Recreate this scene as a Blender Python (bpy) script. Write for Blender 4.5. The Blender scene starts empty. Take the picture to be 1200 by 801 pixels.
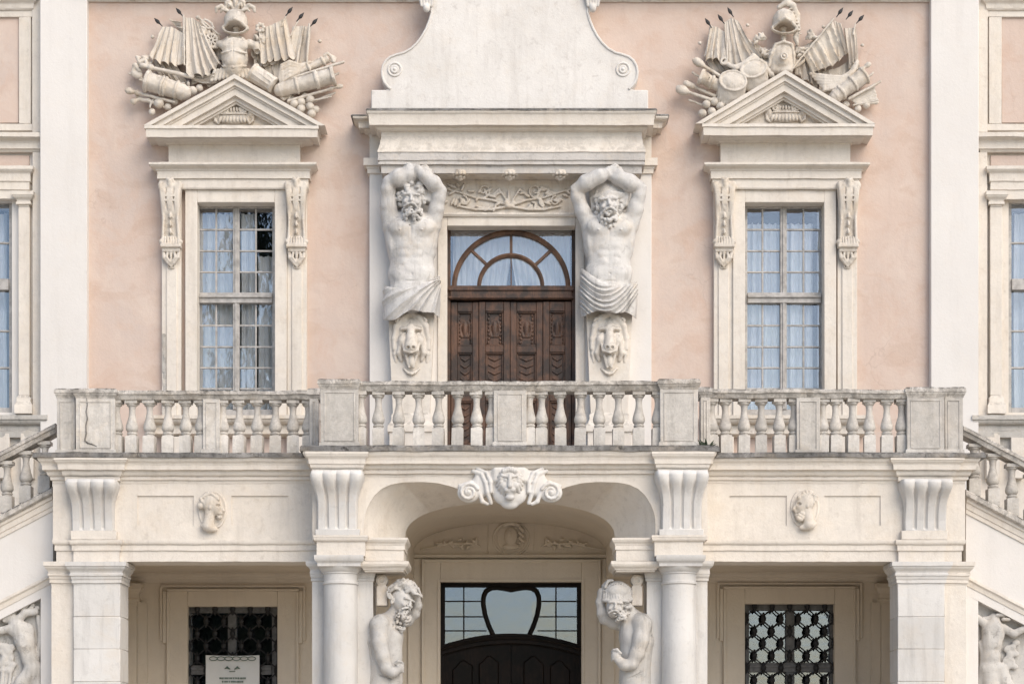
import bpy, bmesh, math, random
import numpy as np
from mathutils import Vector, Matrix, noise as mnoise
random.seed(7); np.random.seed(7)
scene = bpy.context.scene
COL = scene.collection

# ------------------------------------------------------------------ camera, sky, sun, exposure
F, CY, EYE, CX, HY = 2320.0, 32.2, 1.6, 598.0, 900.0     # focal length in photo pixels, camera distance, eye height, principal point
cam = bpy.data.cameras.new('camera'); camo = bpy.data.objects.new('camera', cam); COL.objects.link(camo)
camo.location = (0, -CY, EYE); camo.rotation_euler = (math.pi/2, 0, 0)
cam.sensor_width = 36; cam.lens = F/1200*36
cam.shift_x = (600-CX)/1200; cam.shift_y = (HY-400.5)/1200
cam.clip_end = 2000
scene.camera = camo
SUN_EL, SUN_AZ = math.radians(42), math.radians(34)      # azimuth measured from -Y (in front of the facade) towards +X
sd = Vector((math.sin(SUN_AZ)*math.cos(SUN_EL), -math.cos(SUN_AZ)*math.cos(SUN_EL), math.sin(SUN_EL)))
world = bpy.data.worlds.new('World'); scene.world = world; world.use_nodes = True
wn = world.node_tree.nodes; wl = world.node_tree.links
bg = wn['Background']; sky = wn.new('ShaderNodeTexSky'); sky.sky_type = 'NISHITA'; sky.sun_disc = False
sky.sun_elevation = SUN_EL; sky.sun_rotation = math.atan2(sd.x, sd.y)
sky.dust_density = 1.2; sky.ozone_density = 0.8; sky.air_density = 1.0
wl.new(sky.outputs['Color'], bg.inputs['Color']); bg.inputs['Strength'].default_value = 0.11
sun = bpy.data.lights.new('sun', 'SUN'); suno = bpy.data.objects.new('sun', sun); COL.objects.link(suno)
sun.energy = 1.6; sun.angle = math.radians(52); sun.color = (1.0, 0.885, 0.73)
suno.rotation_euler = sd.to_track_quat('Z', 'Y').to_euler(); suno.location = (0, -20, 30)
scene.view_settings.view_transform = 'Standard'; scene.view_settings.look = 'None'
scene.view_settings.exposure = 0.84; scene.view_settings.gamma = 1.0
scene.render.engine = 'CYCLES'

# ------------------------------------------------------------------ pixel <-> place
def S(Y): return (Y+CY)/F
def X(x, Y): return (x-CX)*S(Y)
def Z(y, Y): return EYE+(HY-y)*S(Y)

# ------------------------------------------------------------------ materials
def nodes(name):
    m = bpy.data.materials.new(name); m.use_nodes = True
    nt = m.node_tree; return m, nt, nt.nodes['Principled BSDF']
def N(nt, t, **kw):
    n = nt.nodes.new(t)
    for k, v in kw.items():
        if k in n.inputs.keys(): n.inputs[k].default_value = v
        else: setattr(n, k, v)
    return n
def noise(nt, vec, scale, detail=6, rough=.6, dist=0.):
    n = N(nt, 'ShaderNodeTexNoise'); n.inputs['Scale'].default_value = scale; n.inputs['Detail'].default_value = detail
    n.inputs['Roughness'].default_value = rough; n.inputs['Distortion'].default_value = dist
    nt.links.new(vec, n.inputs['Vector']); return n.outputs['Fac']
def ramp(nt, fac, a, b, c0=0., c1=1.):
    r = N(nt, 'ShaderNodeMapRange'); r.inputs[1].default_value = a; r.inputs[2].default_value = b
    r.inputs[3].default_value = c0; r.inputs[4].default_value = c1; nt.links.new(fac, r.inputs[0]); return r.outputs[0]
def mixc(nt, fac, a, b):
    m = N(nt, 'ShaderNodeMix', data_type='RGBA')
    for s, v in ((m.inputs[0], fac), (m.inputs[6], a), (m.inputs[7], b)):
        if hasattr(v, 'is_linked'): nt.links.new(v, s)
        else: s.default_value = v if not isinstance(v, tuple) or len(v) == 4 else (*v, 1)
    return m.outputs[2]
def mul(nt, a, b, op='MULTIPLY'):
    m = N(nt, 'ShaderNodeMath', operation=op)
    for s, v in ((m.inputs[0], a), (m.inputs[1], b)):
        if hasattr(v, 'is_linked'): nt.links.new(v, s)
        else: s.default_value = v
    return m.outputs[0]
def pos(nt, sc=(1, 1, 1)):
    g = N(nt, 'ShaderNodeNewGeometry'); mp = N(nt, 'ShaderNodeMapping'); mp.inputs['Scale'].default_value = sc
    nt.links.new(g.outputs['Position'], mp.inputs['Vector']); return mp.outputs['Vector']
def bump(nt, bs, h, strength, dist=.01):
    b = N(nt, 'ShaderNodeBump'); b.inputs['Strength'].default_value = strength; b.inputs['Distance'].default_value = dist
    nt.links.new(h, b.inputs['Height']); nt.links.new(b.outputs[0], bs.inputs['Normal'])
def stone(name, base, alt, stain, amt=.5, streak=.35, lichen=0., rough=.85, bmp=.5, warm=(.62, .48, .32), wamt=.25, lmin=.03, rnd=0.):
    m, nt, bs = nodes(name); p = pos(nt); pv = pos(nt, (5, 5, .55))
    c = mixc(nt, ramp(nt, noise(nt, p, .9, 5, .6), .38, .62), base, alt)
    c = mixc(nt, mul(nt, ramp(nt, noise(nt, p, 2.3, 8, .68, .3), .50, .68), wamt), c, warm)
    c = mixc(nt, mul(nt, ramp(nt, noise(nt, pv, 1.0, 8, .7), .51, .70), streak), c, stain)
    c = mixc(nt, mul(nt, ramp(nt, noise(nt, p, 7.5, 10, .75, .4), .55, .67), amt), c, stain)
    c = mixc(nt, mul(nt, ramp(nt, noise(nt, p, 60, 3, .5), .58, .72), amt*.5), c, stain)
    if rnd: oi = N(nt, 'ShaderNodeObjectInfo'); c = mixc(nt, mul(nt, oi.outputs['Random'], rnd), c, tuple(v*.62 for v in alt))
    if lichen > 0:                                            # dark growth that settles on surfaces facing the sky
        g = N(nt, 'ShaderNodeNewGeometry'); sx = N(nt, 'ShaderNodeSeparateXYZ'); nt.links.new(g.outputs['True Normal'], sx.inputs[0])
        up = ramp(nt, sx.outputs[2], -.05, .8, lmin, 1.)
        l = mul(nt, mul(nt, ramp(nt, noise(nt, p, 6, 10, .8, .5), .44, .55), up), lichen)
        c = mixc(nt, l, c, (.055, .05, .043))
    nt.links.new(c, bs.inputs['Base Color']); bs.inputs['Roughness'].default_value = rough
    bs.inputs['Specular IOR Level'].default_value = .25
    h = mul(nt, noise(nt, p, 22, 8, .7), noise(nt, p, 4, 6, .6), 'ADD')
    bump(nt, bs, h, bmp, .012)
    return m
M = {}
M['cream'] = stone('cream_stucco', (.73, .675, .605), (.69, .635, .57), (.36, .31, .26), .26, .26, wamt=.16, lichen=.6)
M['white'] = stone('white_stucco', (.72, .69, .66), (.69, .66, .63), (.46, .43, .40), .10, .14, wamt=.05, bmp=.3)
M['gable'] = stone('gable_stucco', (.75, .72, .685), (.67, .64, .605), (.43, .39, .355), .40, .32, wamt=.12)
M['grey'] = stone('grey_stone', (.56, .53, .50), (.48, .455, .43), (.25, .235, .22), .6, .3, bmp=.9)
M['oldmarble'] = stone('old_marble', (.56, .54, .515), (.47, .455, .435), (.20, .19, .18), .5, .65, rough=.8, bmp=.6, wamt=.25, lichen=.3)
M['atlas'] = stone('atlas_marble', (.66, .64, .615), (.57, .55, .53), (.25, .235, .22), .45, .65, rough=.8, bmp=.7, wamt=.3, lichen=.3)
M['marble'] = stone('statue_marble', (.70, .68, .655), (.62, .60, .575), (.32, .305, .29), .26, .42, rough=.65, bmp=.35, wamt=.2, rnd=.3)
M['plaster'] = stone('aged_plaster', (.70, .64, .57), (.625, .57, .50), (.25, .20, .155), .42, .42, bmp=.7, wamt=.45, lichen=.45)
M['rail'] = stone('weathered_stone', (.66, .62, .57), (.56, .52, .475), (.17, .155, .14), .75, .5, lichen=1.0, bmp=1.2, lmin=.4)
M['balu'] = stone('baluster_stone', (.70, .66, .61), (.62, .585, .54), (.26, .24, .215), .42, .5, lichen=.45, bmp=.9, lmin=.3, rnd=.55)
M['lead'] = stone('dark_ledge', (.33, .315, .30), (.17, .165, .16), (.04, .038, .036), 1., .6, lmin=.4, lichen=.8, bmp=1.)
M['porch'] = stone('porch_stucco', (.68, .60, .495), (.635, .56, .465), (.38, .31, .235), .14, .14, wamt=.10)
M['relief'] = stone('grey_relief_stone', (.60, .575, .54), (.47, .45, .425), (.18, .165, .15), .6, .5, bmp=.6)
M['slate'] = stone('sill_stone', (.56, .53, .49), (.46, .44, .41), (.2, .19, .18), .6, .4, lichen=.4, bmp=.8)
M['ground'] = stone('gravel', (.50, .45, .38), (.42, .38, .32), (.25, .22, .19), .5, .0, bmp=1.)

def pink_mat():
    m, nt, bs = nodes('pink_stucco'); p = pos(nt); pv = pos(nt, (4, 4, .5))
    c = mixc(nt, ramp(nt, noise(nt, p, .55, 7, .65, .4), .40, .60), (.60, .478, .41), (.57, .47, .415))
    c = mixc(nt, mul(nt, ramp(nt, noise(nt, p, 1.7, 8, .7, .8), .48, .62), .6), c, (.565, .415, .335))
    c = mixc(nt, mul(nt, ramp(nt, noise(nt, p, 1.1, 9, .72, .5), .50, .64), .6), c, (.64, .53, .46))
    c = mixc(nt, mul(nt, ramp(nt, noise(nt, pv, 1, 8, .7), .52, .72), .3), c, (.45, .35, .295))
    c = mixc(nt, mul(nt, ramp(nt, noise(nt, p, 12, 8, .75), .6, .74), .3), c, (.66, .56, .49))
    c = mixc(nt, mul(nt, ramp(nt, noise(nt, p, .8, 4, .55, .6), .555, .60), .28), c, (.66, .56, .49))
    c = mixc(nt, mul(nt, ramp(nt, noise(nt, pos(nt, (1, 1, 1.7)), 1.3, 4, .6, .4), .57, .62), .30), c, (.50, .37, .295))
    vo = N(nt, 'ShaderNodeTexVoronoi', feature='DISTANCE_TO_EDGE'); vo.inputs['Scale'].default_value = 1.1
    dn = N(nt, 'ShaderNodeTexNoise'); dn.inputs['Scale'].default_value = 3; dn.inputs['Detail'].default_value = 6; nt.links.new(p, dn.inputs['Vector'])
    va = N(nt, 'ShaderNodeVectorMath', operation='MULTIPLY_ADD'); va.inputs[1].default_value = (.5, .5, .5); nt.links.new(dn.outputs['Color'], va.inputs[0]); nt.links.new(p, va.inputs[2]); nt.links.new(va.outputs[0], vo.inputs['Vector'])
    crk = mul(nt, mul(nt, ramp(nt, vo.outputs['Distance'], .004, .010, 1., 0.), ramp(nt, noise(nt, p, .7, 3, .5), .54, .60)), .20)
    c = mixc(nt, crk, c, (.30, .21, .17))
    nt.links.new(c, bs.inputs['Base Color']); bs.inputs['Roughness'].default_value = .9
    bs.inputs['Specular IOR Level'].default_value = .2
    bump(nt, bs, mul(nt, noise(nt, p, 18, 8, .7), noise(nt, p, 3, 5, .6), 'ADD'), .5, .012)
    return m
M['pink'] = pink_mat()
def wood_mat(name, a, b, c3, rough=.55):
    m, nt, bs = nodes(name); p = pos(nt, (9, 9, .8)); q = pos(nt)
    c = mixc(nt, ramp(nt, noise(nt, p, 4, 8, .65, .6), .40, .60), a, b)
    c = mixc(nt, ramp(nt, noise(nt, q, 3.2, 6, .7), .45, .58), c, c3)
    nt.links.new(c, bs.inputs['Base Color']); bs.inputs['Roughness'].default_value = rough
    bump(nt, bs, noise(nt, p, 9, 8, .7), .5, .006); return m
M['wood'] = wood_mat('weathered_wood', (.125, .060, .034), (.066, .033, .020), (.032, .019, .014))
M['wood2'] = wood_mat('fan_wood', (.15, .08, .045), (.095, .048, .028), (.065, .034, .021))
M['dark'] = wood_mat('dark_door_wood', (.016, .010, .007), (.009, .006, .005), (.006, .005, .004), .5); M['dark'].node_tree.nodes['Principled BSDF'].inputs['Specular IOR Level'].default_value = .15
def plain(name, c, rough=.6, metal=0., var=.15, sc=20):
    m, nt, bs = nodes(name); p = pos(nt)
    col = mixc(nt, ramp(nt, noise(nt, p, sc, 6, .7), .4, .65), c, tuple(v*(1-var*2) for v in c))
    nt.links.new(col, bs.inputs['Base Color']); bs.inputs['Roughness'].default_value = rough; bs.inputs['Metallic'].default_value = metal
    return m
M['iron'] = plain('black_iron', (.02, .02, .022), .6)
M['frame'] = plain('grey_window_paint', (.47, .45, .43), .6, var=.2, sc=9)
M['frame2'] = plain('dark_grey_window_paint', (.20, .195, .19), .6, var=.2, sc=9)
M['curtain'] = plain('white_curtain', (.90, .89, .87), .9, var=.05, sc=3)
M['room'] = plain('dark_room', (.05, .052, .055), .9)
M['paper'] = plain('banner_sheet', (.74, .74, .72), .8, var=.03, sc=3)
M['print'] = plain('print_green', (.10, .16, .13), .8)
M['leaf'] = plain('leaf', (.035, .05, .022), .7, var=.3, sc=6)
M['bark'] = plain('bark', (.09, .07, .05), .9, var=.3, sc=6)
def glass_mat(name, refl, wav, tint=(.97, .985, 1.), gc=(.95, .97, 1, 1)):
    m, nt, bs = nodes(name); nt.nodes.remove(bs); out = nt.nodes['Material Output']
    t = N(nt, 'ShaderNodeBsdfTransparent'); t.inputs[0].default_value = (*tint, 1)
    g = N(nt, 'ShaderNodeBsdfGlossy'); g.inputs['Roughness'].default_value = .02; g.inputs[0].default_value = gc
    p = pos(nt); b = N(nt, 'ShaderNodeBump'); b.inputs['Strength'].default_value = wav; b.inputs['Distance'].default_value = .01
    nt.links.new(noise(nt, p, 7, 3, .5), b.inputs['Height']); nt.links.new(b.outputs[0], g.inputs['Normal'])
    fr = N(nt, 'ShaderNodeFresnel'); fr.inputs[0].default_value = 1.5
    mx = N(nt, 'ShaderNodeMixShader'); nt.links.new(mul(nt, fr.outputs[0], refl, 'ADD'), mx.inputs[0])
    nt.links.new(t.outputs[0], mx.inputs[1]); nt.links.new(g.outputs[0], mx.inputs[2]); nt.links.new(mx.outputs[0], out.inputs['Surface'])
    return m
M['glass'] = glass_mat('old_window_glass', .09, .2)
M['glass2'] = glass_mat('dark_room_glass', .085, .12, (.9, .92, .94), (.82, .87, .97, 1))

# ------------------------------------------------------------------ mesh helpers
WLOC = {}
class MB:
    def __init__(s): s.v = []; s.f = []
    def add(s, vs, fs):
        o = len(s.v); s.v += [tuple(p) for p in vs]; s.f += [tuple(i+o for i in f) for f in fs]; return s
    def box(s, x0, x1, y0, y1, z0, z1):
        return s.add([(x0,y0,z0),(x1,y0,z0),(x1,y1,z0),(x0,y1,z0),(x0,y0,z1),(x1,y0,z1),(x1,y1,z1),(x0,y1,z1)],
                     [(0,1,2,3),(4,5,6,7),(0,1,5,4),(1,2,6,5),(2,3,7,6),(3,0,4,7)])
    def stack(s, levels, x0, x1, yf, yb, n=1, lret=True, rret=True):
        """horizontal moulding: levels = [(z, projection)], mitred round the left, front and right sides"""
        rows = []
        for z, p in levels:
            a = x0-(p if lret else 0); b = x1+(p if rret else 0)
            rows.append([(a, yb, z)]+[(a+(b-a)*i/n, yf-p, z) for i in range(n+1)]+[(b, yb, z)])
        m = n+3; vs = [p for r in rows for p in r]; fs = []
        for i in range(len(rows)-1):
            for j in range(m-1): fs.append((i*m+j, i*m+j+1, (i+1)*m+j+1, (i+1)*m+j))
            fs.append((i*m+m-1, i*m, (i+1)*m, (i+1)*m+m-1))
        fs.append(tuple(range(m))); k = (len(rows)-1)*m; fs.append(tuple(k+j for j in range(m)))
        return s.add(vs, fs)
    def prism(s, poly, y0, y1):
        n = len(poly); vs = [(x, y0, z) for x, z in poly]+[(x, y1, z) for x, z in poly]
        fs = [tuple(range(n)), tuple(range(n, 2*n))]+[(i, (i+1) % n, n+(i+1) % n, n+i) for i in range(n)]
        return s.add(vs, fs)
    def lathe(s, prof, c, n=24):
        vs = []; fs = []; k = len(prof)
        for i in range(n):
            a = 2*math.pi*i/n
            vs += [(c[0]+r*math.cos(a), c[1]+r*math.sin(a), z) for z, r in prof]
        for i in range(n):
            j = (i+1) % n
            fs += [(i*k+t, j*k+t, j*k+t+1, i*k+t+1) for t in range(k-1)]
        fs.append(tuple(i*k for i in range(n))); fs.append(tuple(i*k+k-1 for i in range(n)))
        return s.add(vs, fs)
    def tube(s, pts, r, n=8, closed=False):
        pts = [Vector(p) for p in pts]; k = len(pts); vs = []; fs = []
        for i, p in enumerate(pts):
            a = pts[i-1] if (i > 0 or closed) else p; b = pts[(i+1) % k] if (i < k-1 or closed) else p
            d = (b-a).normalized(); u = d.cross(Vector((.13, 1, .07))).normalized(); w = d.cross(u)
            rr = r[i] if isinstance(r, (list, tuple)) else r
            vs += [tuple(p+(u*math.cos(2*math.pi*j/n)+w*math.sin(2*math.pi*j/n))*rr) for j in range(n)]
        for i in range(k if closed else k-1):
            for j in range(n):
                a = i*n; b = ((i+1) % k)*n; fs.append((a+j, a+(j+1) % n, b+(j+1) % n, b+j))
        if not closed: fs += [tuple(range(n)), tuple((k-1)*n+j for j in range(n))]
        return s.add(vs, fs)
    def grid(s, fn, nu, nv, thick=None):
        vs = [fn(i/nu, j/nv) for j in range(nv+1) for i in range(nu+1)]; w = nu+1
        fs = [(j*w+i, j*w+i+1, (j+1)*w+i+1, (j+1)*w+i) for j in range(nv) for i in range(nu)]
        if thick:
            k = len(vs); vs += [(x, y+thick, z) for x, y, z in vs]; fs += [tuple(i+k for i in f) for f in fs]
            rim = [i for i in range(w)]+[j*w+nu for j in range(1, nv+1)]+[nv*w+i for i in range(nu-1, -1, -1)]+[j*w for j in range(nv-1, 0, -1)]
            fs += [(rim[i], rim[(i+1) % len(rim)], rim[(i+1) % len(rim)]+k, rim[i]+k) for i in range(len(rim))]
        return s.add(vs, fs)
    def wear(s, amp=.004, sc=3.):
        s.v = [(x+amp*mnoise.noise((x*sc, y*sc, z*sc)), y+amp*mnoise.noise((x*sc+9, y*sc, z*sc)), z+amp*1.2*mnoise.noise((x*sc, y*sc+7, z*sc))) for x, y, z in s.v]
        return s
    def build(s, name, mat, parent=None, **kw):
        return finish(name, s.v, s.f, mat, parent, **kw)
def finish(name, v, f, mat, parent=None, smooth=40, bevel=0, origin=None, recalc=True):
    v = np.array(v, dtype=np.float64)
    lo, hi = v.min(0), v.max(0)
    o = Vector(((lo[0]+hi[0])/2, (lo[1]+hi[1])/2, lo[2])) if origin is None else Vector(origin)
    me = bpy.data.meshes.new(name); me.from_pydata([tuple(p) for p in v-np.array(o)], [], [tuple(map(int, q)) for q in f])
    bm = bmesh.new(); bm.from_mesh(me)
    if recalc: bmesh.ops.recalc_face_normals(bm, faces=bm.faces)
    if bevel: bmesh.ops.bevel(bm, geom=[e for e in bm.edges if e.is_manifold and e.calc_face_angle(0) > .6], offset=bevel, segments=1, affect='EDGES')
    ca = math.radians(smooth)
    for fc in bm.faces: fc.smooth = True
    for e in bm.edges:
        if e.calc_face_angle(0) > ca: e.smooth = False
    bm.to_mesh(me); bm.free(); me.update()
    if isinstance(mat, str): mat = M[mat]
    me.materials.append(mat)
    return link(name, me, o, parent)
def link(name, me, loc, parent=None, rot=None, scale=None):
    ob = bpy.data.objects.new(name, me); COL.objects.link(ob); loc = Vector(loc); WLOC[ob.name] = loc
    if parent: ob.parent = parent; ob.location = loc-WLOC[parent.name]
    else: ob.location = loc
    if rot: ob.rotation_euler = rot
    if scale: ob.scale = scale
    return ob
def thing(name, loc, label, cat, group=None):
    e = link(name, None, loc); tag(e, label, cat, group); e.empty_display_size = .3; return e
def tag(o, label=None, cat=None, group=None, kind=None):
    for k, v in (('label', label), ('category', cat), ('group', group), ('kind', kind)):
        if v: o[k] = v
    return o
def node(name, loc, parent): return link(name, None, loc, parent)
def bpx(name, x0, x1, y0, y1, Yf, Yb, mat, parent, bevel=.006, **kw):       # block whose front face shows at these pixels
    return MB().box(X(x0, Yf), X(x1, Yf), Yf, Yb, Z(y1, Yf), Z(y0, Yf)).build(name, mat, parent, bevel=bevel, **kw)
def band(name, x0, x1, lv, Yf, Yb, mat, parent, n=None, wear=.004, **kw):    # moulding; lv = [(y pixel, projection m)]
    mb = MB(); a, b = X(x0, Yf), X(x1, Yf); n = n or max(1, int((b-a)/.06))
    mb.stack([(Z(y, Yf-p), p) for y, p in lv], a, b, Yf, Yb, n, **kw)
    if wear: mb.wear(wear*1.3).wear(wear*.8, 16)
    return mb.build(name, mat, parent, smooth=32)
def cyma(y0, p0, y1, p1, n=6):
    return [(y0+(y1-y0)*t, p0+(p1-p0)*(t-math.sin(2*math.pi*t)/(2*math.pi)*.9)) for t in [i/n for i in range(n+1)]]
def ovolo(y0, p0, y1, p1, n=5):
    return [(y0+(y1-y0)*math.sin(t*math.pi/2), p0+(p1-p0)*(1-math.cos(t*math.pi/2))) for t in [i/n for i in range(n+1)]]

# ------------------------------------------------------------------ sculpting kit: signed distances on a grid, meshed by surface nets
class Vox:
    """coordinates in photo pixels: x right, y down, d towards the viewer"""
    def __init__(s, x0, x1, y0, y1, d0, d1, h=1.):
        s.o = np.array([x0, y0, d0], np.float32); s.h = h
        s.n = [int((b-a)/h)+1 for a, b in ((x0, x1), (y0, y1), (d0, d1))]
        s.f = np.full(s.n, 50., np.float32)
        s.ax = [s.o[i]+np.arange(s.n[i], dtype=np.float32)*h for i in range(3)]
    def _op(s, fn, lo, hi, k, cut):
        sl = []
        for i in range(3):
            a = int(max(0, math.floor((lo[i]-k-3*s.h-s.o[i])/s.h))); b = int(min(s.n[i], math.ceil((hi[i]+k+3*s.h-s.o[i])/s.h)+1))
            if b <= a: return s
            sl.append(slice(a, b))
        sl = tuple(sl)
        g = (s.ax[0][sl[0]][:, None, None], s.ax[1][sl[1]][None, :, None], s.ax[2][sl[2]][None, None, :])
        d = fn(*g); a = s.f[sl]
        if cut:
            d = -d; h = np.clip(.5-.5*(d-a)/k, 0, 1); s.f[sl] = d+(a-d)*h+k*h*(1-h)
        else:
            h = np.clip(.5+.5*(d-a)/k, 0, 1); s.f[sl] = d+(a-d)*h-k*h*(1-h)
        return s
    def cap(s, a, b, ra, rb=None, k=2., cut=False, fl=1.):
        rb = ra if rb is None else rb
        a = np.array(a, float); b = np.array(b, float); ba = b-a; L = float(ba@ba)+1e-6; m = max(ra, rb)
        def fn(x, y, d):
            px, py, pd = x-a[0], y-a[1], d-a[2]
            t = np.clip((px*ba[0]+py*ba[1]+pd*ba[2])/L, 0, 1)
            return np.sqrt((px-t*ba[0])**2+(py-t*ba[1])**2+((pd-t*ba[2])/fl)**2)-(ra+t*(rb-ra))
        return s._op(fn, np.minimum(a, b)-m, np.maximum(a, b)+m, k, cut)
    def chain(s, pts, k=2., cut=False, fl=1.):
        for p, q in zip(pts, pts[1:]): s.cap(p[:3], q[:3], p[3], q[3], k, cut, fl)
        return s
    def ell(s, c, r, rot=0., k=2., cut=False):
        m = max(r); ca, sa = math.cos(math.radians(rot)), math.sin(math.radians(rot))
        def fn(x, y, d):
            px, py, pd = x-c[0], y-c[1], d-c[2]
            u = ca*px+sa*py; w = -sa*px+ca*py
            k0 = np.sqrt((u/r[0])**2+(w/r[1])**2+(pd/r[2])**2); k1 = np.sqrt((u/r[0]**2)**2+(w/r[1]**2)**2+(pd/r[2]**2)**2)+1e-6
            return np.where(k0 < .02, -min(r), k0*(k0-1)/k1)
        return s._op(fn, np.array(c)-m, np.array(c)+m, k, cut)
    def box(s, c, hh, rot=0., rd=.5, k=1., cut=False):
        m = math.hypot(hh[0], hh[1]); m = max(m, hh[2]); ca, sa = math.cos(math.radians(rot)), math.sin(math.radians(rot))
        def fn(x, y, d):
            px, py, pd = x-c[0], y-c[1], d-c[2]
            u = np.abs(ca*px+sa*py)-hh[0]+rd; w = np.abs(-sa*px+ca*py)-hh[1]+rd; q = np.abs(pd)-hh[2]+rd
            u, w, q = np.broadcast_arrays(u, w, q)
            return np.sqrt(np.maximum(u, 0)**2+np.maximum(w, 0)**2+np.maximum(q, 0)**2)+np.minimum(np.maximum(u, np.maximum(w, q)), 0)-rd
        return s._op(fn, np.array(c)-m, np.array(c)+m, k, cut)
    def cyl(s, a, b, r, rb=None, k=.6, cut=False):       # flat-ended cylinder or cone
        rb = r if rb is None else rb
        a = np.array(a, float); b = np.array(b, float); ba = b-a; L = math.sqrt(float(ba@ba)); u = ba/L; m = max(r, rb)
        def fn(x, y, d):
            px, py, pd = x-a[0], y-a[1], d-a[2]
            t = px*u[0]+py*u[1]+pd*u[2]
            q = np.sqrt((px-t*u[0])**2+(py-t*u[1])**2+(pd-t*u[2])**2)-(r+(rb-r)*np.clip(t/L, 0, 1))
            w = np.abs(t-L/2)-L/2
            return np.sqrt(np.maximum(q, 0)**2+np.maximum(w, 0)**2)+np.minimum(np.maximum(q, w), 0)
        return s._op(fn, np.minimum(a, b)-m, np.maximum(a, b)+m, k, cut)
    def tor(s, c, R, r, sy=1., k=1., cut=False, rot=0., fl=1.):        # ring facing the viewer, squashed by sy, rotated
        ca, sa = math.cos(math.radians(rot)), math.sin(math.radians(rot))
        def fn(x, y, d):
            px, py, pd = x-c[0], y-c[1], d-c[2]
            u = ca*px+sa*py; w = (-sa*px+ca*py)/sy
            return np.sqrt((np.sqrt(u*u+w*w)-R)**2*min(1, sy)+(pd/fl)**2)-r
        m = R+r; return s._op(fn, np.array(c)-m, np.array(c)+m, k, cut)
    def spiral(s, c, R, turns, r, d, start=0., sgn=1, k=.6, cut=False):
        n = int(12*turns); pts = []
        for i in range(n+1):
            t = i/n; a = math.radians(start)+sgn*2*math.pi*turns*t; q = R*(1-t*.88)
            pts.append((c[0]+q*math.cos(a), c[1]+q*math.sin(a), d+(1-t)*0+t*1.2, r*(1-.35*t)))
        return s.chain(pts, k, cut)
    def folds(s, tops, bots, n, r0, r1, d0, d1, k=1.5, sag=0., alt=1.2, seed=0, wob=1.):
        """drapery: n strands fanned between two polylines"""
        rg = random.Random(seed)
        def at(pl, t):
            t *= len(pl)-1; i = min(int(t), len(pl)-2); u = t-i
            return pl[i][0]+(pl[i+1][0]-pl[i][0])*u, pl[i][1]+(pl[i+1][1]-pl[i][1])*u
        for i in range(n):
            t = i/(n-1); a = at(tops, t); b = at(bots, t); dd = alt*(1 if i % 2 else -1)+rg.uniform(-.6, .6)*wob
            pts = []
            for j in range(5):
                u = j/4; w = math.sin(math.pi*u)*sag
                pts.append((a[0]+(b[0]-a[0])*u+rg.uniform(-.5, .5)*wob*(0 < j < 4), a[1]+(b[1]-a[1])*u+w, d0+(d1-d0)*u+dd*(.4+.6*u), r0+(r1-r0)*u))
            s.chain(pts, k)
        return s
    def mesh(s):
        f = s.f.copy(); f[0] = f[-1] = 9; f[:, 0] = f[:, -1] = 9; f[:, :, 0] = f[:, :, -1] = 9
        n = f.shape; ins = f < 0
        cn = np.zeros(tuple(v-1 for v in n), np.int8)
        cs = [(a, b, c) for a in (0, 1) for b in (0, 1) for c in (0, 1)]
        sl = lambda c: tuple(slice(c[i], n[i]-1+c[i]) for i in range(3))
        for c in cs: cn += ins[sl(c)]
        act = (cn > 0) & (cn < 8); ijk = np.argwhere(act); idx = np.full(act.shape, -1, np.int64); idx[act] = np.arange(len(ijk))
        vals = {c: f[sl(c)][act] for c in cs}
        sp = np.zeros((len(ijk), 3)); ct = np.zeros(len(ijk))
        for c in cs:
            for a in range(3):
                if c[a]: continue
                e = list(c); e[a] = 1; va, vb = vals[c], vals[tuple(e)]; cr = (va < 0) != (vb < 0)
                t = np.where(cr, va/np.where(cr, va-vb, 1), 0); p = np.tile(np.array(c, float), (len(ijk), 1)); p[:, a] += t
                sp += p*cr[:, None]; ct += cr
        pts = (ijk+sp/ct[:, None])*s.h+s.o
        fs = []
        for a in range(3):
            b, c = (a+1) % 3, (a+2) % 3
            s0 = [slice(None)]*3; s1 = [slice(None)]*3; s0[a] = slice(0, n[a]-1); s1[a] = slice(1, n[a])
            e = np.argwhere(ins[tuple(s0)] != ins[tuple(s1)])
            e = e[(e[:, b] > 0) & (e[:, c] > 0) & (e[:, b] < n[b]-1) & (e[:, c] < n[c]-1)]
            q = []
            for db, dc in ((1, 1), (0, 1), (0, 0), (1, 0)):
                w = e.copy(); w[:, b] -= db; w[:, c] -= dc; q.append(idx[w[:, 0], w[:, 1], w[:, 2]])
            q = np.stack(q, 1)
            fl = ins[e[:, 0], e[:, 1], e[:, 2]]; q[~fl] = q[~fl][:, ::-1]
            fs.append(q[(q >= 0).all(1)])
        return pts, np.concatenate(fs)
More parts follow.
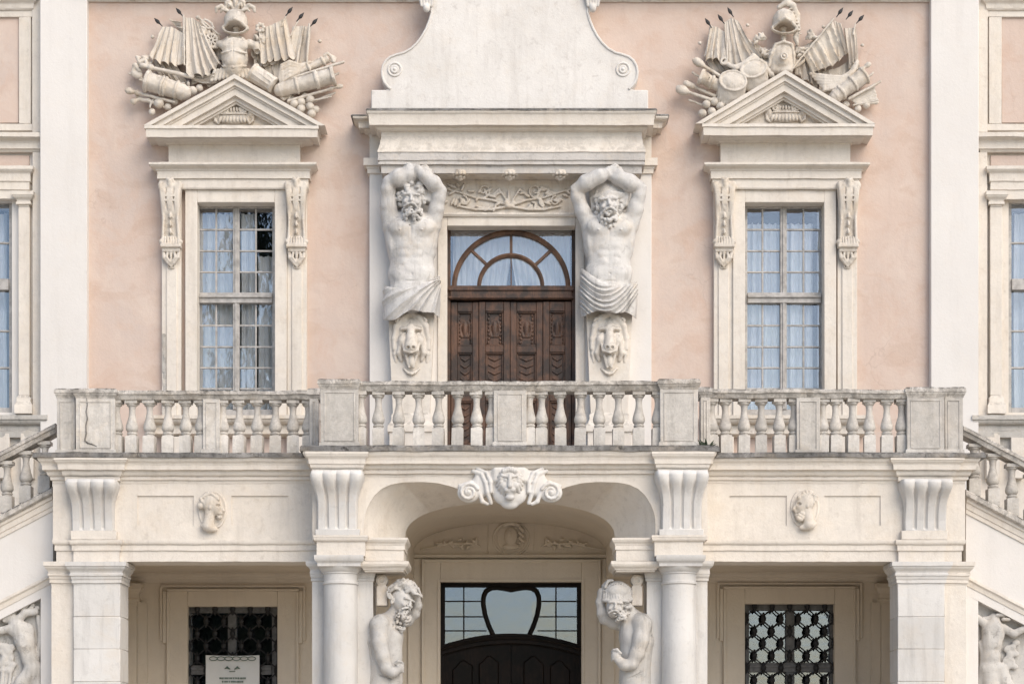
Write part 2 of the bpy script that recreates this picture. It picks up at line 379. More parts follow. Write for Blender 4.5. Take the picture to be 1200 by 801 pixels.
def sculpt(name, V, Y0, mat, parent=None, rough=.0, rs=.4, smooth=60, dref=0, sc=None, dsc=1., head=None):
    p, f = V.mesh()
    if sc: p = np.array([sc[0], sc[1], 0])+(p-np.array([sc[0], sc[1], 0]))*sc[2]
    if head:                                   # draw the head in towards the neck: (x, y, d, factor)
        w_ = np.clip((head[1]+10-p[:, 1])/16, 0, 1)[:, None]; c_ = np.array(head[:3]); p = p+((c_+(p-c_)*head[3])-p)*w_*w_*(3-2*w_)
    if dsc != 1: p = p*np.array([1, 1, dsc])
    m = S(Y0-dref*S(Y0))
    w = np.stack([(p[:, 0]-CX)*m, Y0-p[:, 2]*m, EYE+(HY-p[:, 1])*m], 1)
    if rough:
        w = np.array([(a+rough*mnoise.noise((a*rs*20, b*rs*20, c*rs*20)), b+rough*mnoise.noise((a*rs*20+5, b*rs*20, c*rs*20)), c+rough*mnoise.noise((a*rs*20, b*rs*20+5, c*rs*20))) for a, b, c in w])
    return finish(name, w, f[:, ::-1], mat, parent, smooth=smooth, recalc=False)

# ------------------------------------------------------------------ ground
def wall_holes(x0, x1, z0, z1, holes, Yf, Yb, step=None):
    mb = MB(); xs = sorted({x0, x1, *[h[0] for h in holes], *[h[1] for h in holes]}); zs = sorted({z0, z1, *[h[2] for h in holes], *[h[3] for h in holes]})
    def solid(i, j):
        if i < 0 or j < 0 or i >= len(xs)-1 or j >= len(zs)-1: return False
        cx, cz = (xs[i]+xs[i+1])/2, (zs[j]+zs[j+1])/2
        return not any(h[0] < cx < h[1] and h[2] < cz < h[3] for h in holes)
    for i in range(len(xs)-1):
        for j in range(len(zs)-1):
            if not solid(i, j): continue
            a, b, c, d = xs[i], xs[i+1], zs[j], zs[j+1]
            mb.add([(a,Yf,c),(b,Yf,c),(b,Yf,d),(a,Yf,d),(a,Yb,c),(b,Yb,c),(b,Yb,d),(a,Yb,d)], [(0,1,2,3),(7,6,5,4)])
            k = len(mb.v)-8
            if not solid(i-1, j): mb.f.append((k, k+3, k+7, k+4))
            if not solid(i+1, j): mb.f.append((k+1, k+5, k+6, k+2))
            if not solid(i, j-1): mb.f.append((k, k+4, k+5, k+1))
            if not solid(i, j+1): mb.f.append((k+3, k+2, k+6, k+7))
    return mb
g = MB().grid(lambda u, v: (-150+300*u, -250+500*v, 0.), 6, 6).build('ground', 'ground'); tag(g, kind='structure')

# ------------------------------------------------------------------ palace: walls
palace = thing('palace', (0, 0, 0), 'pale pink and cream baroque palace front with pedimented windows and scrolled gable', 'palace')
ZB = Z(531, -2.9)                        # balcony floor
ZT = Z(-70, 0)
YA = -.14                                 # face of the window architraves
def opening(x0, x1, y0, y1, Y): return (X(x0, Y), X(x1, Y), Z(y1, Y), Z(y0, Y))
hL = opening(229, 324, 235, 489, YA); hR = opening(871, 968, 235, 489, YA); hD = opening(523, 675.5, 264, 566, -.12)
wall_holes(X(60, 0), X(1136, 0), ZB-.3, ZT, [hL, hR, hD], 0, .6).build('upper_wall', 'pink', palace, recalc=False)
gL = opening(218, 327, 708, 905, -.06); gR = opening(871, 980, 705, 905, -.06); gD = opening(515, 682.5, 680, 921, -.08)
wall_holes(X(40, 0), X(1156, 0), 0, ZB-.3, [gL, gR, gD], 0, .6).build('lower_wall', 'porch', palace, recalc=False)
MB().box(X(47,-.14), X(102,-.14), -.14, .1, ZB-.3, ZT).wear(.003).build('pilaster', 'white', palace, bevel=.008)
MB().box(X(1091,-.14), X(1147,-.14), -.14, .1, ZB-.3, ZT).wear(.003).build('pilaster', 'white', palace, bevel=.008)
band('string_course', 104, 1090, [(-30,.22),(-12,.22)]+cyma(-12,.2,-2,.08)+[(-2,.03),(2.2,.03),(2.4,.0)], -.005, .05, 'plaster', palace)
# dark rooms behind the openings
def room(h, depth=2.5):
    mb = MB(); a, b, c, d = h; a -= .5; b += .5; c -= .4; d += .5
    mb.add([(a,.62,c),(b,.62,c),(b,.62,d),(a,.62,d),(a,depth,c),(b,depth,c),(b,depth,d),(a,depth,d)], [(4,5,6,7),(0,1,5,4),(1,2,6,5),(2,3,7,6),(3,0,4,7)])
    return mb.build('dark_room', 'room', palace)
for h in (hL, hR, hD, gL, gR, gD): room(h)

# ------------------------------------------------------------------ windows
rw = random.Random(3)
def pane(par, x0, x1, z0, z1, Y, mat='glass', tilt=.35):
    me_w, me_h = x1-x0, z1-z0
    o = MB().box(-me_w/2, me_w/2, -.002, .002, -me_h/2, me_h/2).build('pane', mat, None, origin=(0,0,0))
    COL.objects.unlink(o); me = o.data; bpy.data.objects.remove(o)
    return link('pane', me, ((x0+x1)/2, Y, (z0+z1)/2), par, rot=(math.radians(rw.uniform(-tilt, tilt)), 0, math.radians(rw.uniform(-tilt, tilt))))
def bar(par, name, x0, x1, z0, z1, Y, t, mat, bev=.004):
    return MB().box(x0, x1, Y-t/2, Y+t/2, z0, z1).build(name, mat, par, bevel=bev)
def curtain(par, x0, x1, z0, z1, Y, waves, amp=.055, ph=0., mat='curtain', skew=0.):
    fn = lambda u, v: (x0+(x1-x0)*u+skew*(1-v)*(u-.5), Y+amp*(abs(math.sin(u*waves*3.1416+ph+.5*math.sin(v*3+u*5)))**.7*2-1)+amp*.3*math.sin(u*waves*14+ph*2), z0+(z1-z0)*v)
    return MB().grid(fn, int(waves*12), 10).build('curtain', mat, par, smooth=80)
def casement(x0, x1, y0, y1, Yg, xs, rows_up, tr, rows_lo, label, mat='frame', curt=True, gl='glass'):
    """window of small panes; xs = [outer left, bar, mullion left, mullion right, bar, outer right], tr = transom (top, bottom) in pixels"""
    fx = lambda x: X(x, Yg); fz = lambda y: Z(y, Yg)
    w = node('window', (fx((x0+x1)/2), Yg, fz(y1)), palace); tag(w, label)
    bar(w, 'frame', fx(x0), fx(xs[0]), fz(y1), fz(y0), Yg, .08, mat); bar(w, 'frame', fx(xs[5]), fx(x1), fz(y1), fz(y0), Yg, .08, mat)
    bar(w, 'frame', fx(xs[0]), fx(xs[5]), fz(rows_up[0]), fz(y0), Yg-.001, .078, mat)
    bar(w, 'frame', fx(xs[0]), fx(xs[5]), fz(y1), fz(rows_lo[-1]), Yg-.001, .078, mat)
    bar(w, 'mullion', fx(xs[2]), fx(xs[3]), fz(rows_lo[-1]), fz(rows_up[0]), Yg-.012, .09, mat)
    bar(w, 'astragal', fx((xs[2]+xs[3])/2-1.2), fx((xs[2]+xs[3])/2+1.2), fz(rows_lo[-1]), fz(rows_up[0]), Yg-.03, .09, mat)
    bar(w, 'transom', fx(xs[0]), fx(xs[5]), fz(tr[1]), fz(tr[0]), Yg-.02, .12, mat)
    bar(w, 'transom', fx(xs[0]), fx(xs[5]), fz(tr[0]+(tr[1]-tr[0])*.5), fz(tr[0]+(tr[1]-tr[0])*.3), Yg-.04, .14, mat)
    hb = .95
    for rows in (rows_up, rows_lo):
        for sx in ((xs[0], xs[1], xs[2]), (xs[3], xs[4], xs[5])):
            bar(w, 'glazing_bar', fx(sx[1]-hb), fx(sx[1]+hb), fz(rows[-1]), fz(rows[0]), Yg, .035, mat, .003)
            for r in rows[1:-1]:
                bar(w, 'glazing_bar', fx(sx[0]), fx(sx[2]), fz(r+hb), fz(r-hb), Yg-.002, .03, mat, .003)
            for a, b in zip(rows, rows[1:]):
                for c, d in ((sx[0], sx[1]), (sx[1], sx[2])):
                    pane(w, fx(c), fx(d), fz(b), fz(a), Yg+.006, gl, 1.1)
    return w
YG = .15
L_up = [245, 269.3, 294.3, 319, 344]; L_lo = [357, 381.5, 406.5, 431, 455.5, 480]
wL = casement(226, 326, 238, 490, YG, [234.5, 253.5, 273.5, 281, 300, 319.5], L_up, (344, 356), L_lo, 'small-paned window whose panes mirror leafy branches')
wR = casement(870, 970, 238, 490, YG, [875.5, 893.5, 914, 921.5, 941.5, 961.5], L_up, (344, 356), L_lo, 'small-paned window with drawn white curtains')
def cx_(w, x0, x1, y0, y1, waves, Y=.36, **k): return curtain(w, X(x0, Y), X(x1, Y), Z(y1, Y), Z(y0, Y), Y, waves, **k)
cx_(wL, 226, 280, 250, 490, 7, Y=.26); cx_(wL, 283, 300, 250, 490, 2.2, Y=.26); cx_(wL, 303, 326, 300, 490, 2.3, Y=.30)
cx_(wR, 866, 917, 262, 490, 7, Y=.26); cx_(wR, 921, 953, 262, 490, 4, Y=.26, ph=1.); cx_(wR, 958, 974, 240, 490, 2, Y=.26, ph=2.)

# window surrounds with pediments
def console_mesh():
    V = Vox(-16, 16, -4, 104, -2, 22, .75)
    for i in range(34):                                   # S-shaped body seen from the front
        t = i/33; y = 5+66*t; w = 12.5-2.6*math.sin(t*2.6); d = 13-8*t+3*math.sin(t*math.pi*2)
        V.box((0, y, d/2), (w-.6, 3.4, d/2), rd=1.2, k=2.5)
    for sx in (-1, 1):
        V.cap((sx*10.5, 6, 11), (sx*8.2, 45, 9), 2.0, 1.5, k=1.2); V.cap((sx*8.2, 45, 9), (sx*9.5, 70, 7), 1.5, 1.8, k=1.2)
        V.ell((sx*11.5, 6, 10), (3, 4.5, 4)); V.ell((sx*11, 71, 6), (3, 3.4, 4))
    V.chain([(-5, 4, 12, 1.6), (-2.5, -1, 14, 1.8), (0, 1.5, 15, 2.2), (2.5, -1, 14, 1.8), (5, 4, 12, 1.6)], .8)
    V.ell((0, 5, 14), (2.6, 4, 2.6)); V.cap((-1, 0, 14.5), (-4, 9, 13), 1., .7, .4); V.cap((1, 0, 14.5), (4, 9, 13), 1., .7, .4)
    for i in range(6):
        y = 14+9*i; V.ell((0, y, 12.5-5*i/6), (2.0-.1*i, 3.8, 2.), k=.6)
        for sx in (-1, 1): V.cap((0, y-2, 12-5*i/6), (sx*2.6, y+2.6, 11-5*i/6), .9, .6, .4)
    for sx in (-1, 1): V.chain([(sx*4.6, 10, 15, 1.1), (sx*4.2, 35, 12, 1.1), (sx*4.6, 62, 8.5, .9)], .4, cut=True)
    for i in range(7): V.cap((-9+3*i, 66, 8), (-9.5+3.16*i, 73.5, 9), 1.2, 1.5, .5)
    V.box((0, 76, 5), (12.2, 2., 5.5), rd=.8); V.box((0, 80, 3.5), (10.5, 2.4, 4.), rd=.8)
    for sx in (-1, 1):
        V.chain([(sx*9, 82, 4, 2), (sx*8, 89, 5, 2.2), (sx*3.5, 95, 4, 1.8), (0, 99, 3, 1.2)], 1)
        V.chain([(sx*4, 83, 5, 1.6), (sx*5, 89, 6, 1.7), (sx*1.5, 94, 5, 1.3)], .8)
    V.cap((0, 82, 5), (0, 96, 4.5), 2.2, 1., .8); V.tor((0, 98, 2), 4, .8, .8)
    return V
_p, _f = console_mesh().mesh()
_m = S(-.3)
_co = finish('console', np.stack([_p[:,0]*_m, -_p[:,2]*_m, -_p[:,1]*_m], 1), _f[:, ::-1], 'plaster', None, smooth=60, recalc=False, origin=(0,0,0))
CONSOLE = _co.data; COL.objects.unlink(_co); bpy.data.objects.remove(_co)
def surround(cl, cr, ox0, ox1, apex, base, label):
    """cl, cr = centres of the two console strips; ox = opening; apex, base of the pediment in pixels"""
    mid = (cl+cr)/2
    g = node('window_surround', (X(mid, -.2), -.1, Z(525, -.2)), palace); tag(g, label)
    Ya = YA
    bpx('jamb', ox0-14, ox0, 222, 489, Ya, .12, 'cream', g); bpx('jamb', ox1, ox1+14, 222, 489, Ya, .12, 'cream', g)
    bpx('lintel', ox0+.05, ox1-.05, 222, 237, Ya+.002, .12, 'cream', g)
    for c in (cl, cr):
        bpx('strip', c-11.5, c+11.5, 212, 489, -.10, .02, 'cream', g)
        bpx('strip_fillet', c-6, c+6, 300, 487, -.125, -.05, 'cream', g)
        link('console', CONSOLE, (X(c, -.13), -.11, Z(212.5, -.2)), g)
    a, b = cl-9.5, cr+9.5
    # sill below the glass, with its brackets
    band('sill', cl-12, cr+12, [(486,.22),(490,.22)]+ovolo(490,.2,497,.08)+[(503,.08),(503,.12),(508,.12),(511,.03),(512,0)], -.06, .02, 'plaster', g)
    for c in (cl, cr): bpx('sill_pedestal', c-12, c+12, 511, 560, -.16, .02, 'cream', g)
    # architrave, frieze and cornice
    band('architrave', a, b, [(190,.20),(192.5,.20)]+cyma(192.5,.19,199.5,.10)+[(200.5,.085),(209,.085),(209.3,.055),(220,.055),(221.8,.04),(222,0)], -.14, .02, 'cream', g)
    band('frieze', a+6, b-6, [(166, .0), (190.6, .0)], -.17, .02, 'cream', g)
    band('cornice', a+6, b-6, [(base, .33), (base+3.5, .335), (base+4, .315), (base+13.5, .305), (base+14, .23)]+cyma(base+14.5, .20, base+22, .03)+[(base+23, .0)], -.17, .02, 'cream', g)
    # raking cornice: the moulding is a set of stepped sloping bars
    Yp = -.50; hw = (cr-cl)/2+33; lx, rx = mid-hw, mid+hw; yb = base-.2
    zap, zb = Z(apex, Yp), Z(yb, Yp); xm = X(mid, Yp); xl, xr = X(lx, Yp), X(rx, Yp)
    slope = (zap-zb)/(xr-xm)
    steps = [(0, .06, .0), (.06, .14, .05), (.14, .17, .09), (.17, .27, .11), (.27, .33, .18), (.33, .36, .22)]
    for sgn in (-1, 1):
        mb = MB()
        for (t0, t1, dy) in steps:
            x_end = (xr-xm)
            o0, o1 = t0*1.12, t1*1.12
            pts = [(0, zap-o0), (x_end-o0/slope, zb), (x_end-o1/slope, zb), (0, zap-o1)]
            n = 14; va = []; fa = []
            for Yq in (Yp+dy, -.02):
                for i in range(n+1):
                    u = i/n; va += [(xm+sgn*(pts[0][0]+(pts[1][0]-pts[0][0])*u), Yq, pts[0][1]+(pts[1][1]-pts[0][1])*u), (xm+sgn*(pts[3][0]+(pts[2][0]-pts[3][0])*u), Yq, pts[3][1]+(pts[2][1]-pts[3][1])*u)]
            k = 2*(n+1)
            for i in range(n): fa += [(2*i, 2*i+2, 2*i+3, 2*i+1), (k+2*i, k+2*i+2, k+2*i+3, k+2*i+1), (2*i, 2*i+2, k+2*i+2, k+2*i), (2*i+1, 2*i+3, k+2*i+3, k+2*i+1)]
            fa += [(0, 1, k+1, k), (2*n, 2*n+1, k+2*n+1, k+2*n)]
            mb.add(va, fa)
        mb.wear(.005).build('raking_cornice', 'cream', g, smooth=25)
    mb = MB(); mb.prism([(X(mid-62, -.2), Z(base, -.2)), (X(mid+62, -.2), Z(base, -.2)), (X(mid, -.2), Z(apex+22, -.2))], -.19, 0).build('tympanum', 'plaster', g)
    V = Vox(mid-27, mid+27, base-26, base+2, -2, 12, .6)
    V.ell((mid, base-9, 1), (22, 8, 3), k=1)
    for sx in (-1, 1): V.spiral((mid+sx*12, base-17), 5.4, 1.6, 1.5, 3, 90, sx); V.ell((mid+sx*20, base-13, 2.5), (3.4, 4.5, 3)); V.chain([(mid+sx*23, base-12, 2, 1.5), (mid+sx*22, base-5, 2, 1.8), (mid+sx*18, base-1.5, 2, 1.4)], .6)
    for i in range(5): V.ell((mid-7+3.5*i, base-17.5, 3), (1.5, 3.4, 2.4), (i-2)*-9, k=.4)
    V.cap((mid-15, base-12.2, 5), (mid+15, base-12.2, 5), 1., 1., .5)
    for i in range(9): V.ell((mid-16+4*i, base-6.5-.12*(i-4)**2*-.3, 3), (2.0, 4.6, 2.6), (i-4)*-5, k=.5)
    sculpt('shell_cartouche', V, -.19, 'plaster', g)
    return g
surround(201, 348, 231, 322, 87, 147, 'cream stone surround with triangular pediment and chipped jamb')
surround(848, 993, 873, 966, 82, 145, 'cream stone surround with triangular pediment and unchipped jambs')

# ------------------------------------------------------------------ wings beside the giant pilasters
def wing(sg):
    """sg -1 = the wing beyond one end pilaster, +1 beyond the other; coordinates mirrored about the axis then nudged"""
    q = (lambda x: x) if sg < 0 else (lambda x: 1196-x-(1 if x > 30 else 0))
    def b(name, x0, x1, y0, y1, Yf, Yb, mat, par, **k): a, c = sorted((q(x0), q(x1))); return bpx(name, a, c, y0, y1, Yf, Yb, mat, par, **k)
    def bd(name, x0, x1, lv, Yf, Yb, mat, par, **k): a, c = sorted((q(x0), q(x1))); return band(name, a, c, lv, Yf, Yb, mat, par, **k)
    wy = .16
    a, c = sorted((q(-620), q(62))); hx0, hx1 = sorted((q(-62), q(14)))
    wall_holes(X(a, wy), X(c, wy), 0, ZT, [(X(hx0, wy), X(hx1, wy), Z(483, wy), Z(236, wy))], wy, wy+.55).build('wing_wall', 'white' if sg < 0 else 'cream', palace, recalc=False)
    room((X(hx0, wy), X(hx1, wy), Z(483, wy), Z(236, wy)))
    g = node('wing_trim', (X(q(0), 0), 0, Z(520, 0)), palace)
    b('strip', 38, 49, 178, 520, .06, wy+.02, 'cream', g); b('strip', 37.5, 49, 0-60, 155, .07, wy+.02, 'cream', g)
    # pink panel in a frame above the window
    b('pink_panel', -90, 22, 21, 144, .13, wy+.02, 'pink', g)
    for (x0, x1, y0, y1) in ((-600, 38, 12, 20), (22, 36, 20.1, 144.9), (-600, 38, 145, 153)): b('panel_frame', x0, x1, y0, y1, .09, wy+.02, 'cream', g)
    bd('panel_cornice', -600, 38, [(-40,.1),(-2,.1)]+cyma(-2,.09,6,.03)+[(10,.02),(12,0)], .07, wy+.02, 'cream', g)
    bd('wing_cornice', -600, 46, [(155,.16),(160,.16)]+cyma(160,.14,166,.06)+[(167,.05),(174,.05),(175,.02),(178,0)], .06, wy+.02, 'cream', g)
    b('pink_frieze', -600, 34, 182, 195, .12, wy+.02, 'pink', g)
    bd('window_cornice', -600, 33, [(194,.10),(198,.10)]+cyma(198,.09,204,.04)+[(212,.04),(213,.02),(222,.02),(223,0),(233,0)], .05, wy+.02, 'cream', g)
    # little pilaster
    b('window_pilaster', 21.5, 34.5, 242, 463, .04, wy+.02, 'cream', g)
    bd('pilaster_capital', 22, 34, [(223.4,.09),(228,.09)]+cyma(228,.08,236,.02)+[(236,.035),(239,.035),(240,.0),(242,0)], .03, wy+.02, 'cream', g)
    bd('pilaster_base', 22, 34, [(463,.0),(466,.03),(470,.03),(474,.06),(484,.06)], .03, wy+.02, 'cream', g)
    bd('wing_sill', -600, 46, [(486,.17),(491,.17)]+ovolo(491,.15,498,.06)+[(504,.06),(505,.1),(512,.1),(514,.02),(530,.02)], -.0, wy+.02, 'slate', g)
    bd('apron', -600, 46, [(530,.02),(620,.02)], .05, wy+.02, 'cream', g)
    for k in range(4): b('apron_block', -60+28*k, -45+28*k, 507, 560, -.10, .03, 'cream', g)
    Yg = .32; fx = lambda x: X(q(x), Yg); fz = lambda y: Z(y, Yg)
    w = node('window', (fx(-20), Yg, fz(486)), palace); tag(w, 'tall window on the wing half hidden by its pilaster')
    def br(n, x0, x1, y0, y1, dy=0, t=.09, m='frame'): a, c = sorted((fx(x0), fx(x1))); return bar(w, n, a, c, fz(y1), fz(y0), Yg+dy, t, m)
    gl = 11.5
    br('frame', gl, 18, 234, 486); br('frame', -62, -55, 234, 486); br('frame', -55, gl, 234, 240, .001); br('frame', -55, gl, 478, 486, .001)
    br('transom', -55, gl, 328, 341, -.03, .12); br('mullion', -26, -18, 240, 478, -.01, .1)
    for rows in ([240, 285, 328], [341, 388, 431, 478]):
        for r in rows[1:-1]: br('glazing_bar', -55, gl, r-1.1, r+1.1, 0, .04)
        for y0, y1 in zip(rows, rows[1:]):
            for x0, x1 in ((-55, -22), (-22, gl)): a, c = sorted((fx(x0), fx(x1))); pane(w, a, c, fz(y1), fz(y0), Yg+.01, 'glass')
    a, c = sorted((X(q(-50), .6), X(q(8), .6))); curtain(w, a, c, Z(486, .6), Z(250, .6), .6, 5)
wing(-1); wing(1)

# ------------------------------------------------------------------ the central bay: scrolled gable, entablature on atlantes, door
YB = -.16
bay = node('door_bay', (0, -.2, Z(566, 0)), palace); tag(bay, 'cream stone frame of the balcony door with deep cornice and scrolled gable')
for (x0, x1) in ((433, 515), (682, 763.5)): bpx('back_pilaster', x0, x1, 203, 566, YB, .05, 'white', bay)
bpx('back_frieze', 433, 763.5, 152, 187, YB+.003, .05, 'cream', bay)
band('pilaster_capital', 433, 763.5, [(185,.09),(193.5,.09),(194,.05)]+ovolo(194,.05,198,.03)+[(203,.03),(204,0)], YB-.005, .05, 'cream', bay)
band('back_cornice', 433, 763.5, [(135.5,.25),(138,.25)]+cyma(138,.24,144,.17)+[(144,.165),(150,.16),(150.5,.09)]+cyma(151,.09,156,.02)+[(157,0)], YB-.006, .05, 'plaster', bay)
band('back_cornice_capping', 414.6+17, 783-19, [(133.9,.245),(135.4,.26)], YB-.006, .04, 'lead', bay)
# canopy carried by the two atlantes
YCN = -.56
cano = node('canopy', (0, -.5, Z(205, YCN)), palace); tag(cano, 'deep moulded stone canopy above the balcony door')
band('corona', 447, 752, [(129,.22),(131,.225)]+cyma(131,.22,135,.195)+[(136,.19),(146.5,.18),(147,.10)]+ovolo(147.5,.09,153,.03)+[(154,.02),(154.5,.0)], YCN, -.1, 'cream', cano)
band('corona_capping', 447, 752, [(127.2,.22),(129,.235)], YCN, -.05, 'lead', cano)
band('pulvinated_frieze', 447, 752, [(154.5,.0),(160,.0),(164,.012),(168,.02),(172,.035),(175.5,.055),(178,.06)], YCN+.004, -.1, 'cream', cano)
band('grey_beam', 447, 752, [(178,.05),(187.5,.05),(188,.03),(190,.03),(190.3,.045),(192.6,.045),(193,.0),(203,.0)], YCN+.008, -.1, 'grey', cano)
mb = MB().box(X(449,YCN), X(750,YCN), YCN+.05, -.1, Z(203,YCN)-.004, Z(200,YCN)).build('soffit', 'plaster', cano)
for cxp in (539.5, 597.5, 656.5):
    V = Vox(cxp-16, cxp+16, 188, 218, -14, 16, .75)
    V.ell((cxp, 203, 0), (12, 4, 12)); V.ell((cxp, 208, 0), (5, 6, 5))
    for i in range(12):
        a = i*math.pi/6; V.ell((cxp+10*math.cos(a), 206, 10*math.sin(a)), (2.8, 2.4, 2.8), k=.5)
        if i % 2: V.ell((cxp+5.5*math.cos(a), 209, 5.5*math.sin(a)), (2.4, 2.4, 2.4), k=.5)
    sculpt('rosette', V, -.44, 'plaster', cano, sc=(cxp, 201, .86))
# scrolled gable
def gable():
    Yg = -.34; left = [(435,127.5),(435,105.5),(452,105.3),(456,103.8),(453,101),(449,96),(446.6,90),(446,83),(447.5,76),(451,70),(456,66),(463,63.4),(472,61),(480,56.5),(487,50),(493,42),(498,33),(502,23),(504.5,14),(503.5,8),(501,4),(500.5,-2),(500.5,-30),(500.5,-62)]
    ctr = 597.3; pts = left+[(2*ctr-x, y) for x, y in reversed(left)]
    o = MB().prism([(X(x,Yg), Z(y,Yg)) for x, y in pts], Yg, .05).build('gable', 'gable', palace, smooth=25, bevel=.012); tag(o, 'white scrolled gable with stained plaster')
    # raised rim following the outline
    for sg in (0, 1):
        ln = [(x+1.6, y) for x, y in left[3:20]]
        ln = ln if not sg else [(2*ctr-x, y) for x, y in ln]
        MB().tube([(X(x,Yg), Yg-.004, Z(y+.8,Yg)) for x, y in ln], .02, 6).build('gable_rim', 'gable', o)
        cxr = 462.5 if not sg else 730; cyr = 81.5
        V = Vox(cxr-11, cxr+11, cyr-11, cyr+11, -3, 6, .6)
        V.tor((cxr, cyr, 0), 7.5, 1.4); V.tor((cxr, cyr, .5), 3.8, 1.2); V.ell((cxr, cyr, 1), (1.8, 1.8, 1.8))
        sculpt('scroll_eye', V, Yg, 'gable', o)
        xc = 500 if not sg else 2*ctr-500
        V = Vox(xc-12, xc+12, -14, 20, -6, 10, .75)
        for k in range(5): V.cap((xc-6+3*k, 8, 3), (xc-8+4*k, -6, 5), 1.5, 2.2, .6)
        V.box((xc, -9, 3), (10, 2.5, 5)); V.ell((xc, 11, 3), (4, 5, 4)); sculpt('gable_capital', V, Yg, 'gable', o)
gable()

# relief of leafy branches above the door
bpx('relief_ground', 515, 682, 203.5, 252, -.2, .0, 'plaster', bay)
def foliage():
    V = Vox(510, 686, 204, 254, -3, 10, .7); rg = random.Random(5)
    for sg in (-1, 1):
        m = lambda x: 597+sg*x
        V.chain([(m(2), 241, 2, 1.4), (m(20), 235, 2, 1.4), (m(40), 232, 2, 1.3), (m(58), 226, 2, 1.2), (m(74), 222, 2, 1.)], .6)
        V.chain([(m(4), 243, 2, 1.4), (m(22), 246, 2.5, 1.6), (m(40), 246, 2, 1.4), (m(60), 242, 2, 1.2)], .6)
        V.spiral((m(30), 224), 8, 1.4, 1.1, 2, 90, sg); V.spiral((m(54), 236), 6, 1.3, 1., 2, -90, -sg)
        for i in range(30):
            t = rg.random(); x = 14+66*t; y = 234-10*t+rg.uniform(-11, 14); a = rg.uniform(-1.2, 1.2); L = rg.uniform(4, 8)
            V.ell((m(x), min(max(y, 212), 247), 2), (L*.55+1, 1.7, 2.0), math.degrees(a), k=.4)
            V.cap((m(x)-L*.5*math.cos(a), y-L*.5*math.sin(a), 3.4), (m(x)+L*.5*math.cos(a), y+L*.5*math.sin(a), 3.4), .5, .4, .3)
        V.cap((m(3), 236, 2), (m(12), 222, 2), 1.2, 1.1); V.cap((m(12), 222, 2), (m(22), 230, 2), 1.1, .8)
    V.cap((596, 240, 2), (596, 224, 2), 1.5, 1.1); V.ell((597, 242, 3), (5, 3, 3)); V.ell((593, 238, 3), (2.6, 2.6, 2.6)); V.ell((601, 238, 3), (2.6, 2.6, 2.6))
    return sculpt('leafy_relief', V, -.2, 'plaster', bay)
foliage()
band('door_cap', 513.5, 684, [(249,.03),(251,.04),(253.5,.02),(254,0)], -.2, .0, 'cream', bay)
bpx('door_jamb', 513, 523.8, 254, 566, -.19, .1, 'cream', bay); bpx('door_jamb', 674.6, 685, 254, 566, -.19, .1, 'cream', bay)
bpx('door_lintel', 524, 674.4, 253.5, 264.6, -.188, .1, 'cream', bay)

# ------------------------------------------------------------------ balcony door
YD = .12
dx = lambda x: X(x, YD); dz = lambda y: Z(y, YD)
door = thing('balcony_door', (dx(599), YD, dz(566)), 'brown carved four-leaf wooden door with semicircular fanlight opening onto the balcony', 'door')
def ring(x0, x1, y_spring, top, w, Yq, t, name, mat, par, n=36):       # half-round wooden arch
    cxx, rx, ry = (x0+x1)/2, (x1-x0)/2, y_spring-top; mb = MB(); vs = []; fs = []
    for i in range(n+1):
        a = math.pi*i/n; c, s_ = math.cos(a), math.sin(a)
        for (r0, Yz) in ((0, Yq-t/2), (w*.5, Yq-t/2-.02), (w, Yq-t/2), (w, Yq+t/2), (0, Yq+t/2)):
            vs.append((dx(cxx+(rx-r0)*c), Yz, dz(y_spring-(ry-r0)*s_)))
    for i in range(n):
        for j in range(5): fs.append((i*5+j, i*5+(j+1) % 5, (i+1)*5+(j+1) % 5, (i+1)*5+j))
    fs += [(0,1,2,3,4), tuple(n*5+j for j in range(5))]
    return mb.add(vs, fs).build(name, mat, par, smooth=50)
def dbar(name, x0, x1, y0, y1, dy=0, t=.09, mat='wood', par=door, bev=.006): return bar(par, name, dx(x0), dx(x1), dz(y1), dz(y0), YD+dy, t, mat, bev)
dbar('frame', 521, 528, 262, 566); dbar('frame', 670, 677, 262, 566); dbar('frame', 528, 670, 262, 270, .001)
dbar('transom', 528, 670, 336, 352, -.02, .14); dbar('transom_moulding', 526, 672, 338.5, 342, -.055, .12); dbar('transom_moulding', 526, 672, 348.5, 351, -.05, .12)
fan = node('fanlight', (dx(599), YD, dz(336)), door); tag(fan, 'semicircular fanlight with radiating wooden bars')
ring(529.5, 668.5, 337, 270.2, 5.5, YD-.02, .07, 'outer_arch', 'wood2', fan); ring(559, 638, 337, 297.5, 4.6, YD-.02, .07, 'inner_arch', 'wood2', fan)
def rbar(a, r0, r1, w=1.6):
    a = math.radians(a); c, s_ = math.cos(a), math.sin(a); p = lambda r, o: (dx(599+r*c-o*s_), dz(337-r*s_-o*c))
    MB().prism([p(r0, w), p(r1, w), p(r1, -w), p(r0, -w)], YD-.045, YD+.02).build('radial_bar', 'wood2', fan, bevel=.005)
for a in (90, 43, 137): rbar(a, 38, 66)
rbar(90, 0, 36, .7)
for x0, x1, y0, y1 in ((528, 599, 270, 336), (599, 670, 270, 336)): pane(fan, dx(x0), dx(x1), dz(y1), dz(y0), YD+.01, 'glass', .1)
for (x0, x1, sk, wv) in ((531, 592, .5, 9), (606, 668, .5, 9)):
    fn = (lambda x0, x1: lambda u, v: (X(x0+(x1-x0)*u+(10 if x0 < 560 else -10)*(u if x0 < 560 else 1-u)*v*1.2, .4), .4+.03*math.sin(u*60+v*2), Z(345-80*v, .4)))(x0, x1)
    MB().grid(fn, 90, 8).build('curtain', 'curtain', fan, smooth=80)
leafx = [(528.5, 561), (561.4, 597.6), (598, 636), (636.4, 669.5)]
rd = random.Random(11)
